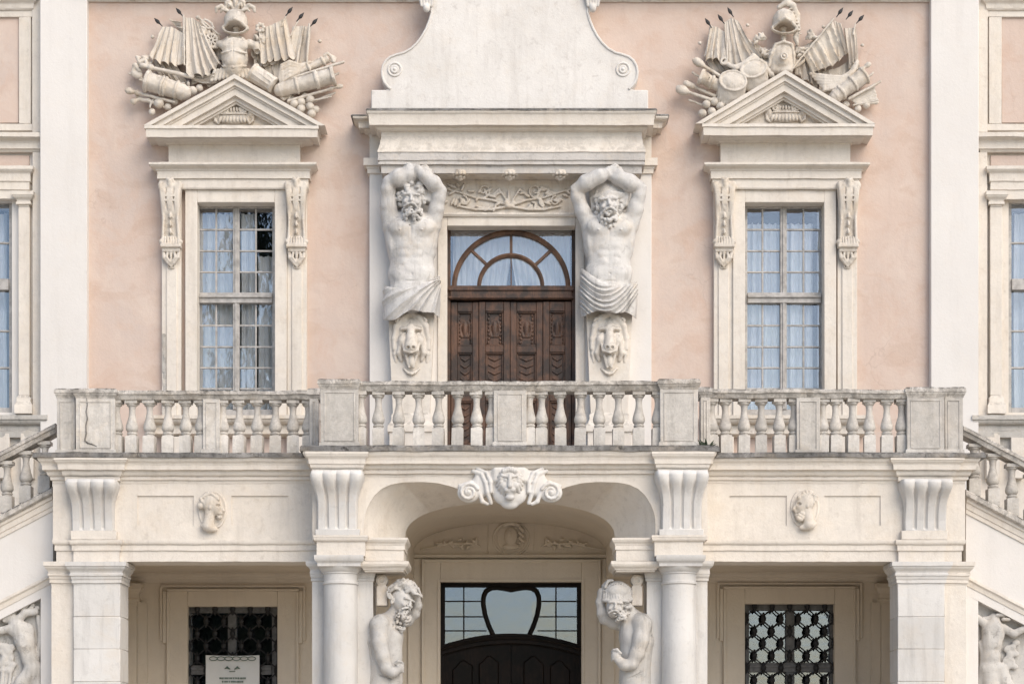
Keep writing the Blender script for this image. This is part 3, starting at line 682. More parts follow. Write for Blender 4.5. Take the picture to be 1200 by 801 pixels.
for i, (a, b) in enumerate(leafx):
    lf = node('door_leaf', (dx((a+b)/2), YD, dz(566)), door)
    dd = (0.02, 0, .012, -.012)[i]
    rows = [(354, 365), (405, 413), (462, 470), (520, 528), (556, 566)]
    def lb(n, x0, x1, y0, y1, dy, t, m='wood'): return bar(lf, n, dx(x0), dx(x1), dz(y1), dz(y0), YD+dd+dy, t, m, .006)
    lb('stile', a, a+7.5, 354, 566, 0, .07); lb('stile', b-7.5, b, 354, 566, 0, .07)
    for y0, y1 in rows: lb('leaf_rail', a+7.6, b-7.6, y0, y1, .003, .064)
    for (p0, p1), (q0, q1) in zip(rows, rows[1:]):
        x0, x1, y0, y1 = a+7.6, b-7.6, p1, q0; lb('panel', x0, x1, y0, y1, .035, .02)
        for (u0, u1, v0, v1) in ((x0, x1, y0, y0+1.8), (x0, x1, y1-1.8, y1), (x0, x0+1.8, y0+1.9, y1-1.9), (x1-1.8, x1, y0+1.9, y1-1.9)): lb('panel_moulding', u0, u1, v0, v1, .012, .05)
        V = Vox(x0, x1, y0, y1, -1, 6, .55); mx, my = (x0+x1)/2, (y0+y1)/2                   # carving
        if y1-y0 < 45:
            V.tor((mx, my, .5), 5.5, 1.2, 2.2); V.ell((mx, my, 0), (3.2, 10, 2.6))
            for k in range(8):
                for sx in (-1, 1): V.ell((mx+sx*(7+rd.uniform(-.6,.6)), y0+4+k*(y1-y0-8)/7, .4), (1.5, 2.1, 1.4), rd.uniform(-40, 40), k=.4)
        for k in range(6):
            if y1-y0 >= 45:
                V.cap((x0+4, y0+6+k*8, .4), (mx, y0+9+k*8, 1), 1, 1.2, .4); V.cap((x1-4, y0+6+k*8, .4), (mx, y0+9+k*8, 1), 1, 1.2, .4)
        p_, f_ = V.mesh()
        if len(f_):
            m_ = S(YD); wv = np.stack([(p_[:,0]-CX)*m_, YD+dd+.026-p_[:,2]*m_*.8, EYE+(HY-p_[:,1])*m_], 1); finish('carving', wv, f_[:, ::-1], 'wood', lf, smooth=60, recalc=False)

# ------------------------------------------------------------------ portico
YS, YC = -2.9, -3.45
port = thing('portico', (0, -2.4, 0), 'cream stone entrance porch with broad splayed arch, columns and square piers carrying the balcony', 'porch')
XL, XR = X(62, YS), X(1131, YS)
# balcony slab
MB().box(XL-.1, XR+.1, YS+.1, .0, ZB-.25, ZB-.04).build('balcony_floor', 'slate', port)
MB().box(X(360,YC), X(834,YC), YC+.1, YS+.09, ZB-.25, ZB-.04).build('balcony_floor', 'slate', port)
# side bays: frieze with sunk panels, architrave, cornice
for sg in (-1, 1):
    q = (lambda x: x) if sg < 0 else (lambda x: 1193-x)
    def b(name, x0, x1, y0, y1, Yf, Yb, mat='cream', **k): a, c = sorted((q(x0), q(x1))); return bpx(name, a, c, y0, y1, Yf, Yb, mat, port, **k)
    def bd(name, x0, x1, lv, Yf, Yb, mat='cream', **k): a, c = sorted((q(x0), q(x1))); return band(name, a, c, lv, Yf, Yb, mat, port, **k)
    a, c = sorted((q(62), q(372)))
    hs = []
    for x0, x1 in ((161, 227), (271, 338)): u, v = sorted((q(x0), q(x1))); hs.append((X(u,YS), X(v,YS), Z(615.5,YS), Z(580.5,YS)))
    o = wall_holes(X(a,YS), X(c,YS), Z(634,YS), Z(560,YS), hs, YS, YS+.5).build('frieze', 'cream', port, recalc=False)
    for h in hs: MB().box(h[0]-.02, h[1]+.02, YS+.022, YS+.1, h[2]-.02, h[3]+.02).build('sunk_panel', 'cream', port)
    bd('ledge', 50, 372, [(530,.1),(531.5,.125),(535.6,.13)], YS-.09, YS+.3, 'lead', wear=.008)
    bd('cornice', 62, 372, [(535.6,.185),(538,.185)]+cyma(538,.18,544,.14)+[(544.5,.135),(550,.13),(550.5,.085)]+ovolo(551,.08,558,.03)+[(558.5,.035),(562,.03),(562.5,.005),(566,.0)], YS-.006, YS+.3, 'cream', rret=(sg > 0), lret=(sg < 0))
    bd('cornice_break', 81, 137, [(536.2,.19),(538.5,.19)]+cyma(538.5,.18,545,.14)+[(545.5,.14),(550,.13),(551,.09)]+ovolo(551.5,.09,558,.05)+[(558.5,.05),(563,.05),(563.5,.02),(566,0)], YS-.06, YS, 'cream')
    bd('architrave', 66, 372, [(632,.05),(633.5,.05)]+ovolo(633.5,.05,638,.02)+[(644.5,.02),(645,.0),(657.5,0)], YS-.012, YS+.55, 'cream', rret=(sg > 0), lret=(sg < 0))
    bd('pier_block', 86, 140, [(632,.05),(633.5,.05)]+ovolo(633.5,.05,638,.02)+[(644.5,.02),(645,.0),(657.8,0)], YS-.075, YS, 'cream')
    # pier with pilaster face, capital
    for nm, x0, x1, yf, yb, mt in (('pier', 86, 141, YS-.07, YS+.55, 'marble'), ('pier_return', 60, 86.3, YS+.02, YS+.6, 'cream')):
        a, c = sorted((q(x0), q(x1)))
        mb = MB(); z1, z0 = Z(684, yf), 0.; n = 9
        for i in range(n): mb.box(X(a,yf), X(c,yf), yf, yb, z0+(z1-z0)*i/n+(.004 if mt == 'marble' else 0), z0+(z1-z0)*(i+1)/n)
        if mt == 'marble':
            st = mb.v; mb2 = MB(); 
            for i in range(n): o = MB().box(X(a,yf), X(c,yf), yf, yb, z0+(z1-z0)*i/n+.004, z0+(z1-z0)*(i+1)/n).wear(.004, 5).build('stone', 'marble', port, bevel=.008)
            MB().box(X(a,yf)+.01, X(c,yf)-.01, yf+.01, yb-.01, z0, z1).build('pier_core', 'cream', port)
        else: MB().box(X(a,yf), X(c,yf), yf, yb, z0, z1).build(nm, mt, port, bevel=.006)
        capl = [(657.6,.1),(662.5,.1),(663,.085)]+cyma(663,.085,671,.035)+[(671.5,.045),(674,.045)]+ovolo(674.5,.03,679,.012)+[(679,.02),(682.5,.02),(683,.0),(685,0)]
        band(nm+'_capital', a, c, [(y, p) for y, p in capl], yf, yb-.01, mt, port)
    # fluted bracket above the pier (shared shape below)
    # porch interior: ceiling, inner side wall, rear pilaster
    a, c = sorted((q(62), q(400))); zc = Z(671, 0)
    MB().box(X(a,YS), X(c,YS), YS+.56, -.005, zc, zc+.2).build('porch_ceiling', 'porch', port)
    a, c = sorted((q(62), q(84))); MB().box(X(a,YS), X(c,YS), YS+.62, -.01, 0, zc).build('porch_side_wall', 'porch', port)
    bd('rear_pilaster', 141, 160, [(708,0),(900,0)], -.10, -.002, 'porch'); bd('rear_pilaster', 161, 172, [(705,0),(900,0)], -.05, -.002, 'porch')
    bd('rear_capital', 141, 160, [(683,.1),(688,.1)]+cyma(688,.09,696,.04)+[(700,.04),(701,.05),(704,.05),(705,.01),(709,.01)], -.105, -.002, 'porch')
    bd('rear_cornice', 150, 372, [(668,.12),(672,.12)]+cyma(672,.1,679,.03)+[(682,.0)], -.003, .02, 'porch')

# centre bay ---------------------------------------------------------------
cc = 597.5
band('ledge', 362, 2*cc-362, [(521.5,.09),(523,.115),(528,.12)], YC-.1, YS, 'lead', port, wear=.008)
band('cornice', 372, 2*cc-372, [(528,.19),(531,.19)]+cyma(531,.185,538,.15)+[(538.5,.145),(543,.14),(543.5,.09)]+ovolo(544,.085,550,.035)+[(550.5,.04),(554.5,.035),(555,.0),(558,0)], YC-.005, YS+.1, 'cream', port)
for sg in (-1, 1):
    q = (lambda x: x) if sg < 0 else (lambda x: 2*cc-x)
    def bd(name, x0, x1, lv, Yf, Yb, mat='cream', **k): a, c = sorted((q(x0), q(x1))); return band(name, a, c, lv, Yf, Yb, mat, port, **k)
    bd('cornice_break', 372, 419, [(528.6,.165),(531.5,.165)]+cyma(531.5,.16,539,.12)+[(539.5,.12),(543,.115),(544,.10)]+ovolo(544,.1,549,.075)+[(549.5,.075),(553,.07),(553.5,.03),(557,0)], YC-.12, YC+.1)
    bd('bracket_ground', 366, 427, [(556,.0),(628,.0)], YC, YS+.5)
    bd('column_block', 372, 427, [(626.5,.055),(629,.055)]+ovolo(629,.05,634,.02)+[(634.5,.01),(651,.01)], YC-.10, YS+.4)
    bd('impost', 427.5, 473, [(629.5,.06),(632,.06)]+cyma(632,.055,638,.02)+[(638.5,.015),(643.5,.015),(644,0),(656.5,0)], YC+.05, YS+.25)
    bd('impost_capital', 427.5, 473, [(656.8,.075),(660.5,.075)]+cyma(661,.07,667,.02)+[(667.2,.0),(669,0)], YC+.05, YS+.25)
    # column
    ax_, ay_ = X(q(397.5), YC-.06), YC+.2; r = 21*S(YC)
    zt = Z(682, YC)
    col = node('column', (ax_, ay_, 0), port)
    prof = [(.0, r*1.32), (.18, r*1.32), (.19, r*1.28), (.24, r*1.32), (.28, r*1.2), (.33, r*1.08), (.36, r*1.14), (.4, r*1.03)]
    MB().lathe(prof, (ax_, ay_), 40).build('base', 'marble', col)
    n = 24; prof = [(.4+(zt-.4)*i/n, r*(1.0-.10*max(0, i/n-.33)**1.3)) for i in range(n+1)]
    MB().lathe(prof, (ax_, ay_), 48).wear(.004, 2).build('shaft', 'marble', col)
    zr = lambda y: Z(y, YC); rt = r*.95
    prof = [(zr(684), rt), (zr(683), rt*1.06), (zr(680.5), rt*1.06), (zr(680), rt*1.0), (zr(671.5), rt*1.0), (zr(671), rt*1.06), (zr(669.5), rt*1.06), (zr(669), rt*1.1), (zr(666), rt*1.2), (zr(663.5), rt*1.26)]
    MB().lathe(prof, (ax_, ay_), 48).build('capital', 'marble', col)
    mb = MB(); e = rt*1.26; mb.stack([(zr(y), p) for y, p in [(651,.045),(655.5,.045)]+cyma(656,.04,661,.0)+[(663.6,.0)]], ax_-e, ax_+e, ay_-e, ay_+e, 4); mb.build('abacus', 'marble', col)
    # pilasters flanking the column
    cap2 = [(656.5,.09),(660,.09)]+cyma(660.5,.085,668,.03)+[(669,.035),(672,.035)]+ovolo(672.5,.03,677,.01)+[(677,.018),(680,.018),(681,0),(684,0)]
    for nm, x0, x1, yf in (('outer', 366, 384, YC+.33), ('inner', 410, 437, YC+.27)):
        bd('pilaster', x0, x1, [(682, 0), (1010, 0)], yf, YS+.4, 'marble'); bd('pilaster_capital', x0, x1, cap2, yf-.002, YS+.4, 'marble')
    # beams from the columns back to the house
    a, c = sorted((q(372), q(474))); MB().box(X(a,YS), X(c,YS), YS+.41, -.006, Z(656,YS), ZB-.26).build('porch_beam', 'porch', port)

# splayed arch
A = [(426.5,640),(426.5,618),(427.5,604),(431.5,592),(438.5,580.5),(447,572.5),(458,567.3),(472,564.8),(495,564.2),(513,565.6),(529,569.5),(543,575),(560,579),(cc,580)]
def resample(pl, n):
    d = [0]
    for p, r_ in zip(pl, pl[1:]): d.append(d[-1]+math.hypot(r_[0]-p[0], r_[1]-p[1]))
    out = []
    for i in range(n+1):
        t = d[-1]*i/n; j = 0
        while j < len(pl)-2 and d[j+1] < t: j += 1
        u = (t-d[j])/(d[j+1]-d[j]); out.append((pl[j][0]+(pl[j+1][0]-pl[j][0])*u, pl[j][1]+(pl[j+1][1]-pl[j][1])*u))
    return out
YR = -2.72
AL = resample(A, 40); AL = AL+[(2*cc-x, y) for x, y in reversed(AL[:-1])]
Bx, By, rx, ry = cc, 631, 123, 43.5
BL = []
for i in range(len(AL)):
    t = i/(len(AL)-1); a = math.pi*(1-t); BL.append((Bx+rx*math.copysign(abs(math.cos(a))**.92, math.cos(a)), By-ry*math.sin(a)**.8+(9 if i in (0, len(AL)-1) else 0)))
mb = MB(); vs = []; fs = []; zt = Z(552, YC)
for (ax1, ay1), (bx1, by1) in zip(AL, BL):
    bq = [(X(ax1,YC), YC+.0, zt), (X(ax1,YC), YC, Z(ay1,YC)), (X(ax1,YC), YC+.03, Z(ay1,YC)), (X(bx1,YR), YR, Z(by1,YR)), (X(bx1,YR), YR+.06, Z(by1,YR)), (X(bx1,YR), YR+.06, zt)]
    vs += bq
for i in range(len(AL)-1):
    for j in range(5): fs.append((i*6+j, i*6+j+1, (i+1)*6+j+1, (i+1)*6+j))
mb.add(vs, fs).build('arch', 'cream', port, smooth=30)
band('arch_wall_end', 366, 427.2, [(552,0),(632,0)], YC+.012, YS+.3, 'cream', port); band('arch_wall_end', 2*cc-427.2, 2*cc-366, [(552,0),(632,0)], YC+.012, YS+.3, 'cream', port)
# rim line round the rear edge of the arch and vault behind it
vs = []; fs = []; n = 40
for i in range(n+1):
    a = math.pi*(1-i/n)
    for Yq in (YR+.06, -.004): vs.append((X(Bx,YR)+S(YR)*(rx+2)*math.cos(a), Yq, Z(By,YR)+S(YR)*(ry+2)*abs(math.sin(a))**.8))
for i in range(n): fs.append((2*i, 2*i+1, 2*i+3, 2*i+2))
MB().add(vs, fs).build('porch_vault', 'porch', port, smooth=60)

# fluted console brackets ---------------------------------------------------
def bracket(xc, y0, y1, w0, w1, Yb, nf, name='bracket'):
    def fn(u, v):
        t = v; y = y0+(y1-y0)*t
        sw = 1-t; bul = math.exp(-((t-.14)/.16)**2)
        w = w1+(w0-w1)*max(0, 1-t*2.0)**1.3+bul*4.5-3*math.exp(-(t/.05)**2)
        p = .07+.17*max(0, 1-t/.75)**1.3+.05*bul
        if t < .05: p -= .06*(1-t/.05)
        uu = (u-.5)*2; win = min(1, max(0, (t-.16)/.10))*min(1, max(0, (.90-t)/.015)); fl = 0
        for gc in (.25, .5, .75): fl -= .040*win*max(0, 1-((u-gc)/.038)**2)**.5
        lob = .045*bul*(abs(math.sin(math.pi*4*u))**.7-.5)
        edge = 1-max(0, abs(uu)-.93)/.07
        return (X(xc+(u-.5)*w, Yb), Yb-max(.0, (p+fl+lob)*(.35+.65*edge)), Z(y, Yb))
    mb = MB(); mb.grid(fn, 60, 46, thick=.0)
    # side cheeks back to the wall
    k = 61
    for col_ in (0, 60):
        base = len(mb.v); fr = [j*k+col_ for j in range(47)]
        mb.v += [(mb.v[i][0], Yb+.02, mb.v[i][2]) for i in fr]
        mb.f += [(fr[j], fr[j+1], base+j+1, base+j) for j in range(46)]
    return mb.wear(.003, 4).build(name, 'marble', port, smooth=50)
for xc in (395.5, 798.5): bracket(xc, 553, 627, 63, 47, YC-.04, 4)
for xc in (109.5, 1083.5): bracket(xc, 563, 627, 60, 50, YS-.02, 4)
for xc in (395.5, 798.5): bpx('bracket_foot', xc-26, xc+26, 619.5, 626.8, YC-.13, YC, 'marble', port)
for xc in (109.5, 1083.5): bpx('bracket_foot', xc-27, xc+27, 621, 631.8, YS-.1, YS, 'cream', port)

# cartouche with a lion-like mask on the arch crown --------------------------
def cartouche():
    V = Vox(530, 665, 545, 600, -10, 26, .8)
    c = cc
    V.box((c, 566, 0), (41, 15, 5), rd=4, k=3); V.box((c, 557, 3), (20, 9, 7), rd=4, k=6); V.ell((c, 580, 4), (20, 14, 7), k=3); V.ell((c, 592, 4), (9, 5, 5), k=3)
    for sg in (-1, 1):
        m = lambda x: c+sg*x
        V.ell((m(33), 570, 0), (17, 13, 6), sg*25, k=4); V.ell((m(48), 577.5, 3), (13.5, 11.5, 6), k=2); V.spiral((m(48), 577.5), 11, 1.9, 2.0, 8, 200 if sg > 0 else -20, sg, k=.5)
        V.ell((m(48), 577.5, 8), (3, 3, 3.5), k=.5)
        V.chain([(m(43), 552, 2, 2.4), (m(33), 556, 5, 2.6), (m(28.5), 566, 7, 2.6), (m(26), 578, 7, 2.8), (m(22), 590, 6, 2.2)], 1)
        V.chain([(m(38), 549, 3, 2), (m(27), 555, 6, 2.2), (m(22.5), 566, 8, 2.4), (m(22), 577, 8, 2.4)], 1)
        V.chain([(m(58), 570, 3, 3), (m(46), 566, 3, 3), (m(38), 572, 4, 3), (m(32), 588, 5, 2.6), (m(26), 591, 5, 2)], 1.2)
    g = sculpt('cartouche', V, YC-.03, 'marble', port); tag(g, 'white scrolled cartouche on the crown of the arch')
    V = Vox(c-18, c+18, 545, 590, -2, 26, .55); f = 9
    V.ell((c, 566, f), (10, 13, 8)); V.ell((c, 574, f+4), (6.5, 6.5, 5.5), k=2.5)
    V.cap((c, 560, f+8), (c, 571, f+10.5), 1.8, 2.6, 1.5)
    for sg in (-1, 1):
        V.ell((c+sg*4.3, 564, f+8.5), (2.7, 1.8, 2.2), k=.6, cut=True); V.ell((c+sg*4.3, 564.4, f+6.4), (1.7, 1.3, 1.3), k=.4)
        V.cap((c+sg*1.5, 561, f+8), (c+sg*8, 560, f+6), 1.4, 1.2, .8); V.ell((c+sg*6, 570.5, f+5.5), (3.4, 3.6, 3), k=1.5)
        V.ell((c+sg*3.2, 575, f+8), (3, 2.4, 2.4), k=.8)
        for i in range(9):
            a = math.radians(-100+sg*i*17); V.chain([(c+9*math.cos(a), 565+12*math.sin(a), f+4, 2.4), (c+13.2*math.cos(a+sg*.12), 566+15.5*math.sin(a+sg*.12), f-1, 1.8)], .8)
    for i in range(7): V.ell((c-7+2.3*i, 553+abs(i-3)*.6, f+5), (1.8, 2.6, 2.4), k=.6)
    V.cap((c-3.2, 578.3, f+9), (c+3.2, 578.3, f+9), .9, .9, .3, cut=True); V.ell((c, 582.5, f+4), (5, 3.4, 4))
    sculpt('mask_face', V, YC-.06, 'marble', g, dsc=.8, sc=(c, 568, 1.1))
cartouche()

# oval portrait medallions ---------------------------------------------------
def medallion(xc, yc, sg, beard):
    V = Vox(xc-19, xc+19, yc-25, yc+25, -3, 12, .7)
    V.ell((xc, yc, 0), (15.5, 21.5, 1.6), k=.5); V.tor((xc, yc, 0), 15.5, 1.5, 1.4)
    o = sculpt('medallion', V, YS-.005, 'cream', port); tag(o, 'oval portrait medallion of a bearded head' if beard else 'oval portrait medallion of a head with tied hair')
    V = Vox(xc-19, xc+19, yc-25, yc+27, -2, 16, .5); m = lambda x: xc+sg*x
    V.ell((m(-1), yc-6, 4), (8.5, 9.5, 6)); V.ell((m(4), yc-2, 4.5), (5.5, 8, 4.5), k=2); V.cap((m(-2), yc+4, 3), (m(-4), yc+16, 3), 5, 5.5, 2)
    V.ell((m(-3), yc+17.5, 2.5), (9, 3.6, 3), sg*14, k=2); V.cap((m(8.6), yc-4, 4), (m(11), yc+1, 4), 1.2, 1.8, 1); V.ell((m(8), yc+4, 4), (2.4, 1.6, 2)); V.ell((m(7.4), yc+7.5, 4), (2.8, 2.4, 2.5), k=1)
    V.ell((m(7), yc-3.2, 8.6), (2.8, 1.5, 3), k=.4, cut=True); V.ell((m(7.5), yc+5.6, 7.4), (2.6, .7, 3), k=.3, cut=True); V.cap((m(1), yc+9, 8.5), (m(6), yc+10.5, 7), .8, .6, .3, cut=True); V.ell((m(-1.5), yc-1.5, 8.5), (1.6, 2.6, 1.6), k=.5)
    for i in range(16):
        a = i*.42; r = 7+(i % 3); V.ell((m(-2)+r*math.cos(a)*.95, yc-9+r*.62*math.sin(a), 6.2), (2.5, 1.7, 2.2), i*40, k=.5)
    if beard:
        for i in range(12): V.ell((m(5+((i*37) % 7)*.8-2.6), yc+5.5+((i*23) % 8)*.9, 6), (1.9, 1.9, 2.4), k=.5)
    else: V.ell((m(-11), yc-4, 4), (3.6, 3.8, 3.5), k=1); V.chain([(m(-9), yc-12, 7, 1.2), (m(0), yc-15, 8, 1.4), (m(7), yc-9, 7.5, 1.2)], .6)
    sculpt('portrait_head', V, YS-.02, 'plaster', o, sc=(xc, yc, 1.2), dsc=.9)
medallion(249, 597, 1, False); medallion(943, 595, -1, True)

# ------------------------------------------------------------------ balustrades on the balcony
def baluster_mesh(h, rmax):
    q = [(1.0,.96),(.975,1.),(.93,1.),(.925,.86),(.90,.84),(.885,.62),(.87,.56),(.80,.50),(.74,.52),(.68,.60),(.60,.78),(.53,.97),(.48,1.0),(.445,.95),(.415,.78),(.405,.66),(.395,.66),(.39,.82),(.375,.86),(.36,.82),(.355,.72),(.33,.72)]
    mb = MB(); mb.lathe([(z*h, r*rmax) for z, r in reversed(q)], (0, 0), 20)
    e = rmax*.92; mb.stack([(z*h, p) for z, p in ((.335,-.006),(.325,0),(.0,0))], -e, e, -e, e, 1)
    e = rmax*.98; mb.stack([(h*1.0, 0), (h*.935, 0), (h*.93, -.008)], -e, e, -e, e, 1)
    v = mb.wear(.005, 9).wear(.004, 22).v; o = finish('baluster', v, mb.f, 'balu', None, origin=(0,0,0), smooth=45); me = o.data; COL.objects.unlink(o); bpy.data.objects.remove(o); return me
def balustrade(nm_label, Yr, rail, y_foot, balus, peds, rx0, rx1, seed):
    """Yr: front face of the rail; balus: x centres; peds: (x0, x1, proud, capped)"""
    t = thing('balustrade', (X((rx0+rx1)/2, Yr), Yr+.15, Z(y_foot, Yr)), nm_label, 'balustrade', 'balustrade sections along the balcony')
    y0, y1 = rail; rg = random.Random(seed); dep = .30
    mb = MB(); a, b = X(rx0, Yr), X(rx1, Yr); n = int((b-a)/.07)
    lv = [(Z(y0+.3, Yr), -.012), (Z(y0+1.2, Yr), .0), (Z(y0+4.6, Yr), .0), (Z(y0+5.2, Yr), -.02), (Z(y0+7, Yr), -.03), (Z(y0+10, Yr), -.045), (Z(y1, Yr), -.06)]
    mb.stack(lv, a, b, Yr, Yr+dep, n, lret=False, rret=False); mb.wear(.010, 3).wear(.006, 11).build('rail', 'rail', t, smooth=30)
    zb, zt = Z(y_foot, Yr+.1), Z(y1, Yr)+.01
    bme = baluster_mesh(zt-zb, 7.4*S(Yr+.1))
    yc = Yr+.16
    for x in balus: link('baluster', bme, (X(x, Yr+.1), yc+rg.uniform(-.01, .01), zb), t, rot=(rg.uniform(-.012, .012), rg.uniform(-.012, .012), rg.uniform(-.12, .12)))
    for (x0, x1, pr, cap_, lab) in peds:
        yf = Yr+.035-pr
        p = node('pedestal', (X((x0+x1)/2, yf), yf, zb), t)
        if lab: tag(p, lab)
        top = y1-.5 if not cap_ else y0+9
        MB().stack([(Z(top, yf), 0), (Z(y_foot+.2, yf), 0)], X(x0, yf), X(x1, yf), yf, Yr+dep-.02, 3).wear(.005, 4).build('die', 'balu', p, bevel=.006)
        w = x1-x0; ins = 5.5 if w > 30 else 4.5; u0, u1 = x0+ins, x1-ins; v0, v1 = top+5, y_foot-7 if w > 30 else y_foot-5
        for (c0, c1, d0, d1) in ((u0-1, u1+1, v0-1, v0), (u0-1, u1+1, v1, v1+1), (u0-1, u0, v0, v1), (u1, u1+1, v0, v1)):
            bpx('panel_fillet', c0, c1, d0+.02, d1-.02, yf-.010, yf+.01, 'balu', p, bevel=.003)
        MB().stack([(Z(y_foot-5, yf), .0), (Z(y_foot-4, yf), .018), (Z(y_foot+.3, yf), .022)], X(x0, yf), X(x1, yf), yf, Yr+dep-.02, 4).wear(.004, 5).build('plinth', 'balu', p)
        if cap_:
            lv = [(Z(y0-2, yf), .012), (Z(y0-.5, yf), .035), (Z(y0+3.5, yf), .04)]+[(Z(y, yf), q_) for y, q_ in cyma(y0+4, .03, y0+9.6, .004)]
            MB().stack(lv, X(x0, yf), X(x1, yf), yf, Yr+dep, 14).wear(.008, 4).wear(.004, 12).build('cap', 'rail', p, smooth=30)
    return t
YRC, YRS = YC-.09, YS-.08
balustrade('weathered stone balustrade section projecting over the arch in front of the wooden door', YRC, (446, 457.5), 522.5,
    [422.5, 443, 466.8, 490.5, 513.5, 536, 559, 576.5, 621, 634.8, 657.2, 680, 702.5, 724.8, 748.5, 771],
    [(375.5, 420, .045, True, None), (578.5, 617, .0, False, None), (773.5, 818, .045, True, None)], 419, 775, 1)
tl = balustrade('weathered stone balustrade section with a deeply cracked end pedestal', YRS, (457, 467.5), 531,
    [136.5, 153.8, 174.5, 196, 217, 235, 260.5, 280, 301, 322, 343, 360.5],
    [(88.5, 134.5, .03, True, 'end pedestal split by a deep crack'), (66.5, 88, -.05, True, None), (237.5, 257.5, .0, False, None), (362.5, 373, .0, True, None)], 132, 374, 2)
tr = balustrade('weathered stone balustrade section ending in an uncracked pale pedestal', YRS, (455.5, 466), 531,
    [834.5, 851, 872, 892.5, 913.5, 931, 964.5, 979.5, 999.5, 1020, 1040, 1057.5],
    [(1063, 1107, .03, True, None), (1107.5, 1128.5, -.05, True, None), (933.5, 961, .0, False, None), (821, 832.5, .0, True, None)], 820, 1066, 3)
# crack in the end pedestal
yf = YRS+.035-.03
ck = [(101.5, 466), (102.5, 474), (101, 482), (102.5, 490), (100.6, 499), (101, 508), (99.5, 516), (103, 519), (109, 520.5), (114, 523)]
MB().tube([(X(x, yf), yf-.002, Z(y, yf)) for x, y in ck], [.004, .008, .011, .009, .010, .013, .014, .01, .008, .004], 6).build('crack', 'lead', [c for c in tl.children if c.name.startswith('pedestal')][0])
# weed rooted in the ledge
wd = thing('weed', (X(826, YC-.15), YC-.12, Z(524, YC-.15)), 'small green weed growing from the ledge beside a balcony pedestal', 'weed')
mb = MB(); rg = random.Random(4); bx0, by0, bz0 = WLOC[wd.name]
for i in range(26):
    a = rg.uniform(-1.3, 1.3); L = rg.uniform(.05, .17); p = Vector((bx0+rg.uniform(-.03, .06), by0+rg.uniform(-.04, .02), bz0)); d = Vector((math.sin(a), rg.uniform(-.4, .2), math.cos(a)*.8)).normalized(); s_ = d.cross(Vector((0, 1, 0))).normalized()*.014
    q1 = p+d*L*.5; q2 = p+d*L; mb.add([p, q1+s_, q2, q1-s_, q1+Vector((0, -.012, 0))], [(0, 1, 4), (1, 2, 4), (2, 3, 4), (3, 0, 4)])
mb.build('foliage', 'leaf', wd, recalc=False)

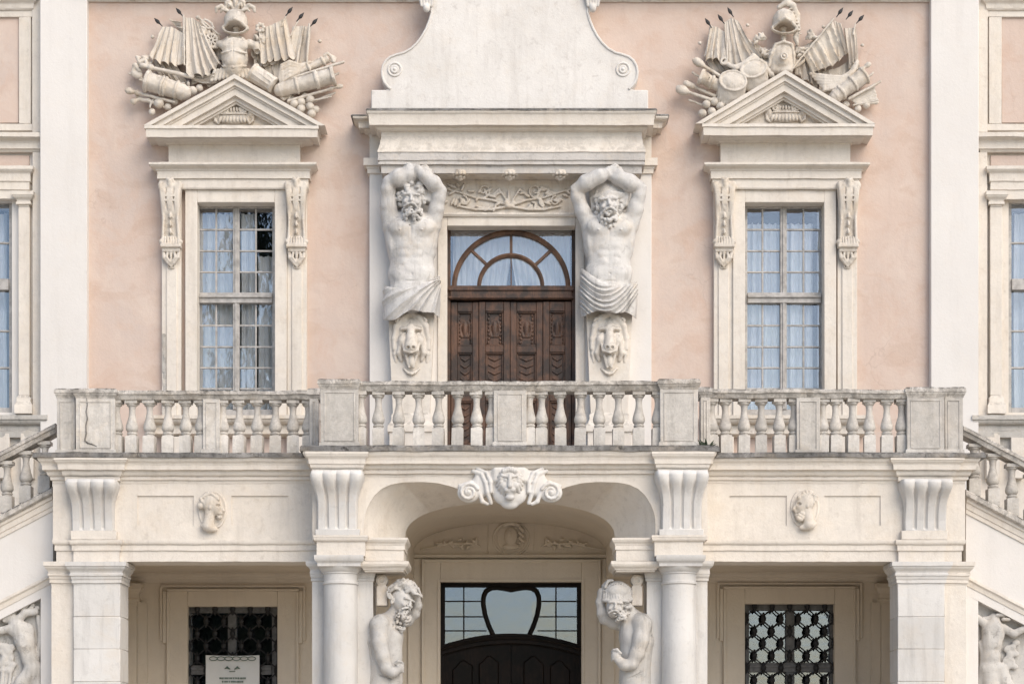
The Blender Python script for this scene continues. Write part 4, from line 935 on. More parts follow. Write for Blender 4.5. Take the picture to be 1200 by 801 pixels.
# ------------------------------------------------------------------ staircases at both ends
def staircase(sg, label, rlabel):
    q = (lambda x: x) if sg < 0 else (lambda x: 1194-x)
    Yt = -2.55; k_ = .52; dyo = 0 if sg < 0 else 3
    t = thing('staircase', (X(q(30), Yt), Yt+.6, 0), label, 'staircase', 'staircases flanking the porch')
    def sl(x, y0): return y0+(62-x)*k_+dyo        # y pixel of a line that passes (62, y0) and sinks outwards
    xs = [-430+202*i/40 for i in range(41)]
    def slope_bar(name, top, bot, Yf, Yb, mat, xa=-430, xb=62, wear=.004, lv=None, lim=None):
        mb = MB(); vs = []; fs = []; n = 84
        prof = lv or [(0, 0), (1, 0)]
        for i in range(n+1):
            x = xa+(xb-xa)*i/n
            for (f_, pr) in prof: vs.append((X(q(x), Yf), Yf-pr, Z(sl(x, top+(bot-top)*f_), Yf)))
            vs.append((X(q(x), Yf), Yb, Z(sl(x, bot), Yf))); vs.append((X(q(x), Yf), Yb, Z(sl(x, top), Yf)))
        m = len(prof)+2
        for i in range(n):
            for j in range(m): fs.append((i*m+j, i*m+(j+1) % m, (i+1)*m+(j+1) % m, (i+1)*m+j))
        fs += [tuple(range(m)), tuple(n*m+j for j in range(m))]
        return mb.add(vs, fs).wear(wear, 5).build(name, mat, t, smooth=30)
    slope_bar('rail', 497, 508, Yt-.05, Yt+.26, 'rail', xb=65, wear=.006, lv=[(0, .0), (.1, .02), (.45, .02), (.5, .0), (1, -.02)])
    slope_bar('stringer_coping', 570, 579, Yt-.10, Yt+.3, 'rail', wear=.006, lv=[(0, 0), (.2, .03), (.8, .03), (1, .0)])
    slope_bar('stringer_moulding', 579, 598, Yt-.02, Yt+.3, 'cream', lv=[(0, .05), (.3, .045), (.36, .02), (.7, .015), (.74, .0), (1, 0)])
    slope_bar('stringer_wall', 598, 677, Yt, Yt+.4, 'white')
    slope_bar('panel_moulding', 671, 682, Yt-.01, Yt+.3, 'cream', lv=[(0, .03), (.3, .035), (.5, .01), (1, .0)])
    slope_bar('panel_border', 677.5, 693, Yt+.002, Yt+.4, 'white', xb=62)
    a, c = sorted((q(47.5), q(62))); MB().box(X(a, Yt), X(c, Yt), Yt+.004, Yt+.4, 0, Z(690, Yt)).build('corner_strip', 'white', t, bevel=.006)
    a, c = sorted((q(-430), q(60))); MB().box(X(a, Yt), X(c, Yt), Yt+.16, Yt+.5, 0, Z(990, Yt)).build('panel_ground', 'relief', t)
    MB().prism([(X(q(-430), Yt), Z(1000, Yt)), (X(q(60), Yt), Z(1000, Yt)), (X(q(60), Yt), Z(sl(60, 685), Yt)), (X(q(-430), Yt), Z(sl(-430, 685), Yt))], Yt+.158, Yt+.45).build('panel_ground', 'relief', t)
    h = (HY-508-(HY-571))*S(Yt); me = baluster_mesh(h*.97, 7.6*S(Yt))
    for i in range(21):
        x = 51-22.3*i; link('baluster', me, (X(q(x), Yt), Yt+.1, Z(sl(x, 571.5), Yt)), t)
    for i in range(28):                        # steps behind the stringer
        x1 = 62-17*i; a, c = sorted((q(x1-17), q(x1))); MB().box(X(a, Yt), X(c, Yt), Yt+.31, -.3, Z(sl(x1, 585)+8, Yt), Z(sl(x1, 585), Yt)).build('step', 'slate', t)
    # carved figure group in the panel
    rel = None
    V = Vox(-24, 48, 690, 880, -3, 18, .9)
    if sg < 0:
        V.chain([(12, 722, 5, 6), (20, 735, 6, 9), (28, 752, 6, 10.5), (33, 770, 5, 9), (36, 782, 5, 8.5)], 5)                     # torso, turned
        V.ell((27, 742, 7), (11, 14, 6), 30, k=4); V.ell((14, 738, 8), (7, 6, 4), k=3)
        V.ell((6, 722, 7), (6.5, 7.5, 6)); V.cap((2, 722, 10), (4, 727, 11), 1.2, 1.6, 1)
        for i in range(14): V.ell((4+(i*7) % 13-2, 713+(i*5) % 7, 8), (2.4, 2., 2.4), i*30, k=.7)
        V.chain([(18, 727, 7, 5), (28, 717, 8, 4.5), (40, 716, 8, 4)], 2); V.chain([(12, 735, 8, 5), (0, 738, 9, 4.2), (-14, 737, 9, 3.8)], 2)
        for i in range(10): V.ell((22+(i*5) % 22, 708+(i*3) % 9, 7), (3, 2.4, 3), i*50, k=.8)
        V.chain([(36, 784, 6, 9), (24, 800, 8, 8), (8, 822, 8, 6.5), (4, 850, 6, 5)], 4); V.chain([(40, 782, 4, 8), (42, 808, 4, 7), (38, 850, 4, 5)], 4)
        V.chain([(43, 722, 4, 3), (46, 745, 4, 3.4), (42, 770, 4, 3)], 2)
        for i in range(16): V.ell((-2+(i*11) % 16, 755+(i*7) % 34, 3), (4.6, 3.4, 2.4), i*40, k=2.2)
        for i in range(5): V.cap((2+4*i, 775+6*i, 3), (-4+3*i, 830+4*i, 3), 2., 2.4, 1)
        V.cap((8, 742, 12), (26, 756, 13), .9, .7, .6, cut=True); V.cap((20, 752, 12), (18, 775, 10), .8, .6, .6, cut=True)
    else:
        V.chain([(24, 724, 5, 7), (26, 738, 6, 12), (27, 752, 6, 11), (28, 768, 5, 10), (30, 782, 5, 10)], 5)
        V.ell((30, 744, 9), (6, 6, 4), k=3); V.ell((19, 744, 9), (6, 6, 4), k=3)
        V.ell((14, 716, 8), (6, 7, 6)); V.ell((14, 712, 9), (7, 4, 6), k=1)
        for i in range(16): V.ell((8+(i*7) % 15, 720+(i*5) % 10, 11), (2.2, 2., 2.4), i*30, k=.6)
        V.chain([(36, 730, 7, 5), (44, 723, 8, 4)], 2); V.chain([(14, 735, 8, 5), (2, 742, 9, 4.4), (-14, 734, 9, 4)], 2); V.chain([(2, 722, 7, 3.6), (-6, 708, 7, 3.4)], 2)
        V.chain([(46, 728, 5, 2), (36, 724, 6, 2.4), (22, 721, 7, 2.4)], 1)
        V.chain([(40, 752, 4, 3), (36, 770, 5, 4), (40, 800, 4, 4)], 2)
        V.chain([(30, 784, 7, 10), (28, 808, 8, 9), (24, 850, 6, 6)], 4); V.chain([(18, 784, 5, 9), (8, 806, 6, 8), (4, 850, 5, 6)], 4)
        for i in range(12): V.ell((-2+(i*11) % 14, 752+(i*7) % 50, 4), (4.8, 3.6, 2.4), i*40, k=2.4)
        V.cap((26, 734, 13), (27, 772, 12), .8, .6, .8, cut=True)
    p, f = V.mesh(); m = S(Yt)
    if sg > 0: p = p.copy(); p[:, 0] = 1191-p[:, 0]; f = f[:, ::-1]
    w = np.stack([(p[:,0]-CX)*m, Yt+.16-p[:,2]*m*.85, EYE+(HY-p[:,1])*m], 1)
    w = np.array([(a_, b_+.010*mnoise.noise((a_*9, b_*9, c_*9)), c_) for a_, b_, c_ in w])
    o = finish('carved_relief', w, f[:, ::-1], 'relief', None, smooth=60, recalc=False); tag(o, rlabel, 'relief', 'carved reliefs under the stairs')
staircase(-1, 'sloping stone staircase with balusters descending from the cracked balcony pedestal', 'weathered grey relief of a striding nude man under the staircase')
staircase(1, 'sloping stone staircase with balusters descending from the uncracked balcony pedestal', 'weathered grey relief of a standing bearded man with scarf under the staircase')

# ------------------------------------------------------------------ ground floor windows and door
def gwindow(x0, x1, y0, label, dark):
    g = node('window_frame_stone', (X((x0+x1)/2, -.06), -.05, Z(900, -.06)), palace); tag(g, 'plain stone frame with shouldered corners')
    bpx('jamb', x0-25, x0, y0-18, 905, -.06, .1, 'porch', g); bpx('jamb', x1, x1+25, y0-18, 905, -.06, .1, 'porch', g); bpx('lintel', x0+.05, x1-.05, y0-18, y0, -.058, .1, 'porch', g)
    for s_, xa in ((-1, x0-25), (1, x1+25)):
        a, c = sorted((xa, xa+s_*4.5)); bpx('ear', a, c, y0-18, y0+43, -.062, .03, 'porch', g)
        a, c = sorted((xa-s_*.1, xa-s_*3)); bpx('fillet', a, c, y0-17, 905, -.085, -.04, 'porch', g, bevel=.004)
        a, c = sorted((xa+s_*4.6, xa+s_*8)); bpx('ear', a, c, y0-23, y0+40, -.04, .03, 'porch', g)
    bpx('lintel_fillet', x0-24.9, x1+24.9, y0-20.5, y0-18, -.085, .03, 'porch', g, bevel=.004); bpx('lintel_fillet', x0-32, x1+32, y0-25, y0-22.5, -.05, .03, 'porch', g, bevel=.004)
    Yg = .2; fx = lambda x: X(x, Yg); fz = lambda y: Z(y, Yg); mid = (x0+x1)/2
    w = node('window', (fx(mid), Yg, fz(900)), palace); tag(w, label)
    def br(n, a, b, c, d, dy=0, t=.09, m='frame2'): return bar(w, n, fx(a), fx(b), fz(d), fz(c), Yg+dy, t, m)
    br('frame', x0-4, x0+4.5, y0-3, 905); br('frame', x1-6, x1+4, y0-3, 905); br('frame', x0+4.5, x1-6, y0-3, y0+8, .001)
    br('mullion', mid-5, mid+5, y0+8, 905, -.01, .1); br('transom', x0+4.5, x1-6, y0+69, y0+80, -.02, .12); br('transom', x0+4.5, x1-6, y0+72, y0+75, -.04, .13)
    for a, b in ((x0+4.5, mid-5), (mid+5, x1-6)):
        for c, d in ((y0+8, y0+69), (y0+80, y0+150), (y0+150, 905)): pane(w, fx(a), fx(b), fz(d), fz(c), Yg+.01, 'glass2', .1)
    # wrought iron grille: wavy bars tied by collars
    Yi = .06; ix = lambda x: X(x, Yi); iz = lambda y: Z(y, Yi)
    gr = node('grille', (ix(mid), Yi, iz(900)), palace); tag(gr, 'black wrought iron grille of linked ovals')
    pitch = 20.6; rowh = 14.4; n = 5; xs0 = mid-pitch*2
    for i in range(n+1):
        xm_ = xs0+pitch*(i-.5)
        for s_ in (-1, 1):
            pts = []
            for j in range(0, 60):
                y = y0+3+j*3.6; ph = math.cos((y-y0-3)/rowh*math.pi)
                xx = xm_+s_*(pitch*.25+pitch*.25*max(-1, min(1, ph*1.35))*.86)
                if x0-1 < xx < x1+1: pts.append((ix(xx), Yi, iz(y)))
            if len(pts) > 3: MB().tube(pts, .0115, 6).build('grille_bar', 'iron', gr)
    for j in range(13):
        y = y0+3+rowh*j
        for i in range(n+1):
            xx = xs0+pitch*(i-(0 if j % 2 == 0 else .5))
            if x0 < xx < x1:
                V_ = MB().lathe([(-.105, .006), (-.08, .022), (-.035, .034), (-.028, .044), (.028, .044), (.035, .034), (.08, .022), (.105, .006)], (0, 0), 8)
                if 'collar' not in M: M['collar'] = None; o_ = V_.build('collar', 'iron', None, origin=(0,0,0)); gwindow.me = o_.data; COL.objects.unlink(o_); bpy.data.objects.remove(o_)
                link('collar', gwindow.me, (ix(xx), Yi, iz(y)), gr)
gwindow(220, 325, 710, 'dark ground floor window behind an iron grille and a banner', True)
gwindow(873, 978, 707, 'ground floor window mirroring pale sky behind an iron grille', False)
# main door
g = node('main_door_surround', (0, -.08, 0), palace); tag(g, 'plain stone surround of the dark ground floor door')
bpx('jamb', 495, 516, 657, 921, -.09, .1, 'porch', g); bpx('jamb', 681.5, 703, 657, 921, -.09, .1, 'porch', g); bpx('lintel', 516.05, 681.45, 657, 681, -.088, .1, 'porch', g)
for a, b in ((494, 497), (701, 704)): bpx('fillet', a, b, 655, 921, -.12, -.05, 'porch', g, bevel=.004)
bpx('fillet', 497.1, 700.9, 655, 658.5, -.12, -.05, 'porch', g, bevel=.004)
bpx('inner_fillet', 512.5, 516, 678, 921, -.105, -.05, 'porch', g, bevel=.003); bpx('inner_fillet', 681.5, 685, 678, 921, -.105, -.05, 'porch', g, bevel=.003); bpx('inner_fillet', 516.1, 681.4, 677.8, 681, -.106, -.05, 'porch', g, bevel=.003)
Ym = .16; ex = lambda x: X(x, Ym); ez = lambda y: Z(y, Ym)
md = thing('entrance_door', (ex(599), Ym, ez(921)), 'dark panelled entrance door with curved top and leaded fanlight under the arch', 'door')
def mbar(n, a, b, c, d, dy=0, t=.09, par=md): return bar(par, n, ex(a), ex(b), ez(d), ez(c), Ym+dy, t, 'dark')
mbar('frame', 513, 521.5, 679, 921); mbar('frame', 676, 685, 679, 921); mbar('frame', 521.5, 676, 679, 687.5, .001)
arch_y = lambda x: 742+ (abs(x-599)/79)**2*13
xs_ = [515+168*i/40 for i in range(41)]
MB().prism([(ex(x), ez(arch_y(x))) for x in xs_]+[(ex(x), ez(arch_y(x)+12)) for x in reversed(xs_)], Ym-.10, Ym+.05).build('curved_rail', 'dark', md, bevel=.01)
MB().tube([(ex(x), Ym-.11, ez(arch_y(x)+5)) for x in xs_], .03, 8).build('curved_moulding', 'dark', md)
for a, b in ((516, 598.6), (599.4, 682)):
    xr_ = [a+(b-a)*i/14 for i in range(15)]
    lf = MB().prism([(ex(x), ez(arch_y(x)+11)) for x in xr_]+[(ex(b), ez(921)), (ex(a), ez(921))], Ym-.02, Ym+.05).build('door_leaf', 'dark', md)
    for p0, p1 in ((a+14, a+38), (a+45, b-14)):
        xr2 = [p0+(p1-p0)*i/8 for i in range(9)]
        MB().prism([(ex(x), ez(arch_y(x)+28+4*math.cos((x-p0)/(p1-p0)*6.28))) for x in xr2]+[(ex(p1), ez(850)), (ex(p0), ez(850))], Ym-.05, Ym).build('raised_panel', 'dark', lf, bevel=.02)
hl = [(599, 690.5), (592, 689), (583, 687.6), (575, 688.4), (569.5, 692), (566.5, 699), (566.3, 708), (568.5, 720), (572.5, 732), (578, 744)]
hl = resample(hl, 30); oval = [(ex(x), Ym-.03, ez(y)) for x, y in list(reversed(hl))+[(1198-x, y) for x, y in hl[1:]]]
MB().tube(oval, .04, 8).build('oval_frame', 'dark', md)
for x in (543.5, 651.5): mbar('glazing_bar', x-.8, x+.8, 687, 752, .0, .03)
for y in (704, 722, 738.5):
    mbar('glazing_bar', 521, 568-(y-704)*-.06, y-.7, y+.7, .001, .028); mbar('glazing_bar', 630, 676, y-.7, y+.7, .001, .028)
for c, d in ((521, 543.5), (543.5, 575), (623, 651.5), (651.5, 676)):
    for y0, y1 in ((687, 704), (704, 722), (722, 738.5), (738.5, 756)): pane(md, ex(c), ex(d), ez(y1), ez(y0), Ym+.012, 'glass2', .8)
pane(md, ex(575), ex(623), ez(752), ez(687), Ym+.012, 'glass2', .1)
# relief in the lunette above it
V = Vox(488, 712, 606, 652, -2, 8, .8)
V.tor((599, 631, 0), 21, 1.3, .93); V.tor((599, 631, 0), 17, .8, .93); V.ell((599, 628, 1), (8, 11, 4)); V.ell((599, 640, 1), (10, 4, 3)); V.ell((597, 626, 4), (2, 4, 2)); 
for i in range(9): V.ell((591+2*i, 613+abs(i-4)*.4, 3), (2.2, 2.2, 2.6), k=.5)
for i in range(10): V.ell((609+(i % 3)*2, 618+2*i, 3), (2., 2, 2), k=.5)
for sg in (-1, 1):
    m = lambda x: 599+sg*x
    V.chain([(m(36), 640, 1, 1), (m(44), 636, 2, 1.3), (m(58), 637, 2, 1.5), (m(72), 636, 2, 1.4), (m(86), 640, 1.5, 1.1), (m(106), 643, 1, 1)], .6)
    rg = random.Random(8)
    for i in range(26): V.ell((m(40+rg.uniform(0, 50)), 636+rg.uniform(-6, 7), 2), (rg.uniform(2, 4), 1.4, 2), rg.uniform(0, 180), k=.4)
    V.cap((m(27), 612, 0), (m(27), 648, 0), .8)
sculpt('lunette_relief', V, -.002, 'porch', palace)
bpx('rear_cornice', 480, 716, 649, 653, -.07, .02, 'porch', palace)
for a, b in ((478, 494), (704.5, 720)): bpx('rear_strip', a, b, 654, 921, -.05, .02, 'porch', palace)

# banner on the left grille
Yb = -.09; bnr = thing('banner', (X(272.5, Yb), Yb, Z(842, Yb)), 'white notice banner with green border print hung on the dark grilled window', 'banner')
fn = lambda u, v: (X(241+63*u, Yb), Yb+.012*math.sin(u*7+v*3)+.01*math.sin(v*9), Z(842-75*v+.8*math.sin(u*3.1), Yb))
MB().grid(fn, 16, 16, thick=.004).build('sheet', 'paper', bnr)
mb = MB()
for i in range(6):
    x = 250+9*i; mb.tube([(X(x+4.6*math.cos(a*.5236), Yb-.03), Yb-.03, Z(771+2.2*math.sin(a*.5236), Yb-.03)) for a in range(12)], .007, 5, closed=True)
mb.build('border_print', 'print', bnr)
mb = MB()
for sx in (-1, 1): mb.tube([(X(272.5+sx*2.5, Yb), Yb-.03, Z(783.5, Yb)), (X(272.5+sx*6, Yb), Yb-.03, Z(781.3, Yb)), (X(272.5+sx*9, Yb), Yb-.03, Z(783, Yb))], [.006, .02, .005], 6)
mb.box(X(269,Yb), X(276,Yb), Yb-.033, Yb-.03, Z(786.5,Yb), Z(785.6,Yb)); mb.build('emblem', 'print', bnr)
mb = MB(); rg = random.Random(2)
for y, a, b in ((794, 257.5, 288), (798, 260.5, 284)):
    x = a
    while x < b: w_ = rg.uniform(.7, 1.8); mb.box(X(x,Yb), X(x+w_,Yb), Yb-.033, Yb-.031, Z(y+1.1,Yb), Z(y-.9,Yb)); x += w_+rg.choice([.35, .4, 1.0])
mb.build('small_print', 'print', bnr)

# ------------------------------------------------------------------ atlantes holding the canopy
def curls(V, c, r, n, size, seed, k=.6, drill=True, half=None):
    """curly hair: little lobes scattered over an ellipsoid, with drilled holes between"""
    rg = random.Random(seed); holes = []
    for i in range(n):
        a = rg.uniform(0, 6.283); e = math.acos(rg.uniform(.0, 1))
        if half == 'top': a = rg.uniform(math.pi, 2*math.pi)
        px = c[0]+r[0]*math.sin(e)*math.cos(a); py = c[1]+r[1]*math.sin(e)*math.sin(a); pd = c[2]+r[2]*math.cos(e)
        V.ell((px, py, pd), (size*rg.uniform(.8, 1.25), size*rg.uniform(.7, 1.1), size), rg.uniform(0, 180), k=k)
        if drill and i % 2: holes.append((px+rg.uniform(-1, 1)*size, py+rg.uniform(-1, 1)*size, pd+size*.7))
    for h in holes: V.ell(h, (.75, .75, 2.0), k=.3, cut=True)
def face(V, x, y, d, s=1., tilt=0., yaw=0.):
    """bearded face looking out; (x, y) = bridge of the nose, s = 1 for a head about 33 pixels tall"""
    ca, sa = math.cos(math.radians(tilt)), math.sin(math.radians(tilt))
    cyw, syw = math.cos(math.radians(yaw)), math.sin(math.radians(yaw))
    def P(u, v, w): u, w = u*cyw+w*syw, -u*syw+w*cyw; return (x+s*(u*ca-v*sa), y+s*(u*sa+v*ca), d+s*w)
    V.ell(P(0, 3, -8), (11.5*s, 15*s, 13*s), tilt, k=2)
    V.cap(P(-8.5, -1.5, 3), P(-1.5, -2.0, 4.6), 1.7*s, 1.6*s, 1.2*s); V.cap(P(8.5, -1.5, 3), P(1.5, -2.0, 4.6), 1.7*s, 1.6*s, 1.2*s)
    for sx in (-1, 1):
        V.ell(P(sx*4.9, 1.6, 5.0), (3.3*s, 2.0*s, 2.6*s), tilt, k=.7*s, cut=True); V.ell(P(sx*4.8, 1.9, 2.4), (2.0*s, 1.35*s, 1.5*s), tilt, k=.4)
        V.ell(P(sx*6.2, 6.4, 2.0), (3.2*s, 3.0*s, 2.6*s), tilt, k=1.4*s)
    V.cap(P(0, -1.2, 4.2), P(0, 6, 7.4), 1.3*s, 1.9*s, .9*s); V.ell(P(-1.9, 6.4, 5.4), (1.3*s, 1.1*s, 1.4*s), k=.5); V.ell(P(1.9, 6.4, 5.4), (1.3*s, 1.1*s, 1.4*s), k=.5)
    V.chain([(*P(0, 8.6, 5.8), 1.4*s), (*P(-4, 10, 5), 1.6*s), (*P(-7.5, 13, 3.6), 1.3*s)], .6*s); V.chain([(*P(0, 8.6, 5.8), 1.4*s), (*P(4, 10, 5), 1.6*s), (*P(7.5, 13, 3.6), 1.3*s)], .6*s)
    V.ell(P(0, 11.6, 6.5), (2.6*s, .9*s, 2.6*s), k=.4, cut=True); V.ell(P(0, 13.2, 4.6), (2.3*s, 1.1*s, 1.6*s), k=.4)
    return P
def hand(V, p, dirv, s=1., curl=0., seed=0):
    """palm at p, four fingers along dirv in the image plane and a thumb"""
    dx_, dy_ = dirv; L = math.hypot(dx_, dy_); dx_, dy_ = dx_/L, dy_/L; nx_, ny_ = -dy_, dx_
    V.cap((p[0]-dx_*3*s, p[1]-dy_*3*s, p[2]), (p[0]+dx_*3.5*s, p[1]+dy_*3.5*s, p[2]+.5), 4.2*s, 4.0*s, 1.2*s, fl=.7)
    for i in range(4):
        o = (i-1.5)*2.35*s; l = (7.2, 8.4, 8.0, 6.2)[i]*s
        a = (p[0]+dx_*4*s+nx_*o, p[1]+dy_*4*s+ny_*o, p[2]+1.2); b = (a[0]+dx_*l*.55, a[1]+dy_*l*.55, a[2]+.8*(1-curl)); c = (b[0]+dx_*l*.45, b[1]+dy_*l*.45, b[2]-2.2*s-3*curl)
        V.chain([(*a, 1.25*s), (*b, 1.15*s), (*c, .95*s)], .35)
    a = (p[0]-nx_*4*s, p[1]-ny_*4*s, p[2]+1); V.chain([(*a, 1.4*s), (a[0]+dx_*4*s-nx_*2*s, a[1]+dy_*4*s-ny_*2*s, p[2]+1.5, 1.2*s), (a[0]+dx_*7.5*s-nx_*1.5*s, a[1]+dy_*7.5*s-ny_*1.5*s, p[2]+.5, 1.*s)], .5)
def atlas(xc, kind):
    V = Vox(xc-46, xc+46, 190, 376, -2, 48, .8); sg = 1 if kind == 'a' else -1
    m = lambda u: xc+u
    # chest, ribs, belly
    V.ell((m(0), 270, 14), (30, 27, 17), k=4); V.ell((m(0), 292, 13), (27.5, 24, 15.5), k=7); V.ell((m(0), 318, 13), (28, 24, 16), k=7); V.ell((m(0), 340, 13), (27, 20, 17), k=6)
    V.cap((m(-21), 258, 14), (m(21), 258, 14), 10, 10, 5)
    for sx in (-1, 1):
        V.ell((m(sx*13), 267, 25), (14.5, 10, 8), sx*-8, k=4); V.ell((m(sx*13), 271, 32.5), (1.3, 1.1, 1.1), k=.5)
        V.ell((m(sx*25), 280, 12), (5, 20, 12), sx*8, k=5)
        for i in range(4): V.ell((m(sx*(20-i*.8)), 284+i*6.5, 18.5-i*.6), (5.0, 2.6, 4.2), sx*-28, k=2.4)
        for i in range(3): V.ell((m(sx*6.4), 288+i*9.5, 24.3-i*.2), (6.6, 5.0, 4.4), k=2.6)
        V.ell((m(sx*12), 321, 23), (9, 9, 5), k=2.5)
    V.cap((m(0), 258, 31), (m(0), 312, 32), 1.0, .8, 1.2, cut=True); V.cap((m(-16), 302, 31), (m(16), 302, 31), 1.1, 1.1, 1.0, cut=True)
    V.cap((m(-14), 280, 31.5), (m(0), 283, 32), 1., .8, 1.2, cut=True); V.cap((m(14), 280, 31.5), (m(0), 283, 32), 1., .8, 1.2, cut=True)
    V.ell((m(1), 322, 30.5), (1.5, 2.1, 2.8), k=.8, cut=True); V.cap((m(-15), 330, 29), (m(15), 330, 29), 1., 1., 1.2, cut=True)
    # arms crossed above the head
    if kind == 'a':
        V.chain([(m(-24), 262, 15, 10.5), (m(-27), 240, 20, 9.6), (m(-27), 222, 25, 8.2), (m(-25.5), 214, 27, 7.4)], 3); V.ell((m(-26), 238, 22), (8.4, 13, 8), k=2)
        V.chain([(m(-25.5), 214, 27, 7.6), (m(-14), 210.5, 31, 10.5), (m(0), 206, 32, 9), (m(9), 204, 31, 6.4)], 2.5); hand(V, (m(12), 201, 31), (1, .35), 1.0)
        V.chain([(m(25), 262, 15, 10), (m(29), 244, 20, 9), (m(32), 230, 24, 8), (m(34), 224, 26, 7)], 3)
        V.chain([(m(34), 224, 26, 7.0), (m(26), 216.5, 31, 9.2), (m(15), 208, 35, 7.6), (m(9), 203.5, 36, 6.0)], 2); hand(V, (m(4), 198.6, 35), (-1, .12), 1.0)
        hx, hy = m(1), 233
    else:
        V.chain([(m(-23), 262, 15, 10), (m(-31), 246, 19, 8.8), (m(-37), 230, 23, 8), (m(-38.5), 223, 25, 7)], 3)
        V.chain([(m(-38.5), 223, 25, 7.2), (m(-27), 216, 31, 9.6), (m(-11), 209, 34, 8.2), (m(-4), 206, 34, 6.2)], 2.2); hand(V, (m(2), 202, 34), (1, .1), 1.0)
        V.chain([(m(25), 262, 15, 10.5), (m(31), 244, 19, 9.4), (m(35), 228, 23, 8), (m(36), 221, 25, 7)], 3); V.ell((m(31), 242, 21), (8.6, 12, 8), k=2)
        V.chain([(m(36), 220, 25, 7.4), (m(24), 216, 29, 10), (m(10), 210, 31, 8.4), (m(3), 208, 31, 6.2)], 2.2); hand(V, (m(-2), 204.5, 31), (-1, .15), 1.0)
        hx, hy = m(-1), 238
    V.cap((m(0), 262, 16), (hx, hy+12, 20), 11, 10, 4)
    # head
    V.ell((hx, hy-6, 18), (14.5, 17, 15), k=2); V.ell((hx, hy-17, 13), (23, 16, 13), k=4)
    face(V, hx, hy, 33.5, 1.02, 4*sg)
    if kind == 'a':
        curls(V, (hx, hy-9, 20), (15.5, 13, 15), 46, 3.5, 3); curls(V, (hx-14, hy-1, 22), (3, 8, 7), 10, 2.8, 5); curls(V, (hx+13, hy-1, 22), (3, 8, 7), 8, 2.8, 6)
    else:
        for i in range(9): V.cap((hx-14+3.5*i, hy-11, 27-abs(i-4)*1.0), (hx-10+2.4*i, hy-28, 18), 2.5, 2, .7)
        for i in range(11): V.cap((hx-16+3.1*i, hy-6.5, 34-abs(i-5)*1.7), (hx-13.2+3.1*i, hy-10, 34-abs(i-5)*1.7), 2.4, 2.4, .7)
        curls(V, (hx, hy-2, 29), (13, 3, 8), 14, 2.4, 8, drill=False)
        for sx in (-1, 1): curls(V, (hx+sx*13.5, hy+4, 22), (3, 8, 7), 10, 2.6, 9+sx)
    curls(V, (hx, hy+19, 26), (11, 12, 11), 40, 2.7, 11 if kind == 'a' else 12)
    # cushion behind the head
    V.box((hx+17, hy-6, 16), (7, 9, 10), 12, rd=3, k=1.5)
    V.box((hx-15, hy-2, 12), (6, 10, 8), -8, rd=3, k=1.5)
    lab = ('white marble atlas with drilled curly hair and beard holding up the canopy on crossed arms' if kind == 'a'
           else 'white marble atlas with twisted headband and long beard holding up the canopy on crossed arms')
    t = thing('atlas_statue', (X(xc, -.4), -.35, ZB-.04), lab, 'statue', 'atlantes beside the balcony door')
    sculpt('body', V, YB-.09, 'atlas', t, dref=24, rough=.007, rs=.5)
    # loin cloth
    m_ = S(YB-.07-24*S(YB)); rg = random.Random(5 if kind == 'a' else 9); kn = [0]
    while len(kn) < 16: kn.append(kn[-1]+rg.uniform(.4, 1.8))
    def wp(u): q_ = min(14.99, max(0, u*15)); i = int(q_); return (kn[i]+(kn[i+1]-kn[i])*(q_-i))/kn[-1]
    def fn(u, v):
        th = (u-.5)*math.pi*1.06; x = (33+1.5*math.sin(v*3))*math.sin(th); q_ = x/32
        if kind == 'a':
            top = 327-6*q_+11*(1-q_*q_); bot = 371-3.5*q_-7*math.exp(-((q_-.15)/.3)**2)+2*math.sin(q_*7)
            y = top+(bot-top)*v; c = math.atan2(y-322+.10*(30-x), 36-x*.98)/1.5
        else:
            top = 320+8*q_+14*(1-q_*q_); bot = 368+1.0*q_-3*math.exp(-((q_+.0)/.25)**2)+2*math.sin(q_*6+1)
            y = top+(bot-top)*v; c = (y-318-26*(1-q_*q_)+7*q_)/44+.15
        s1 = 1-abs(math.sin(math.pi*7.5*wp(c)+.4))**.7; s2 = 1-abs(math.sin(math.pi*15*wp(c)+1.3*q_))
        d = 13+(21+2*math.sin(v*math.pi))*math.cos(th)+(4.4*(s1-.45)+1.1*(s2-.5))*(.35+.65*min(1, v*4))-2.5*math.exp(-v*14)
        k2 = 1+.05*(s1-.5); return ((xc+x*k2-CX)*m_, YB-.07-d*m_, EYE+(HY-y)*m_)
    MB().grid(fn, 90, 60, thick=.03).build('loin_cloth', 'atlas', t, smooth=75)
    V = Vox(xc-30, xc+30, 326, 374, -2, 40, 1.); V.ell((m(0), 346, 13), (26, 19, 17)); sculpt('hips', V, YB-.09, 'atlas', t, dref=24)
    # tapering pedestal with animal mask
    yf = -.36; mb = MB(); a, b = xc-27, xc+27; a2, b2 = xc-21.5, xc+21.5
    zt, zb_ = Z(364, yf), Z(486, yf); n = 8; vs = []; fs = []
    for i in range(n+1):
        u = i/n; l_, r_ = X(a+(a2-a)*u, yf), X(b+(b2-b)*u, yf); z = zt+(zb_-zt)*u; dd = .02*math.sin(u*3)
        vs += [(l_, YB, z), (l_, yf-dd, z), (r_, yf-dd, z), (r_, YB, z)]
    for i in range(n):
        for j in range(3): fs.append((i*4+j, i*4+j+1, i*4+4+j+1, i*4+4+j))
    fs += [(0, 1, 2, 3), tuple(n*4+j for j in range(4))]
    ped = mb.add(vs, fs).wear(.004, 4).build('tapered_pedestal', 'cream', t, smooth=30)
    band('pedestal_base', xc-21, xc+21, [(483,.0),(486,.03),(491,.03)]+cyma(491,.035,500,.09)+[(505,.09),(506,.06),(540,.06),(560,.09),(571,.09)], yf, YB, 'cream', t)
    V = Vox(xc-28, xc+28, 362, 450, -4, 26, .7); y = 0
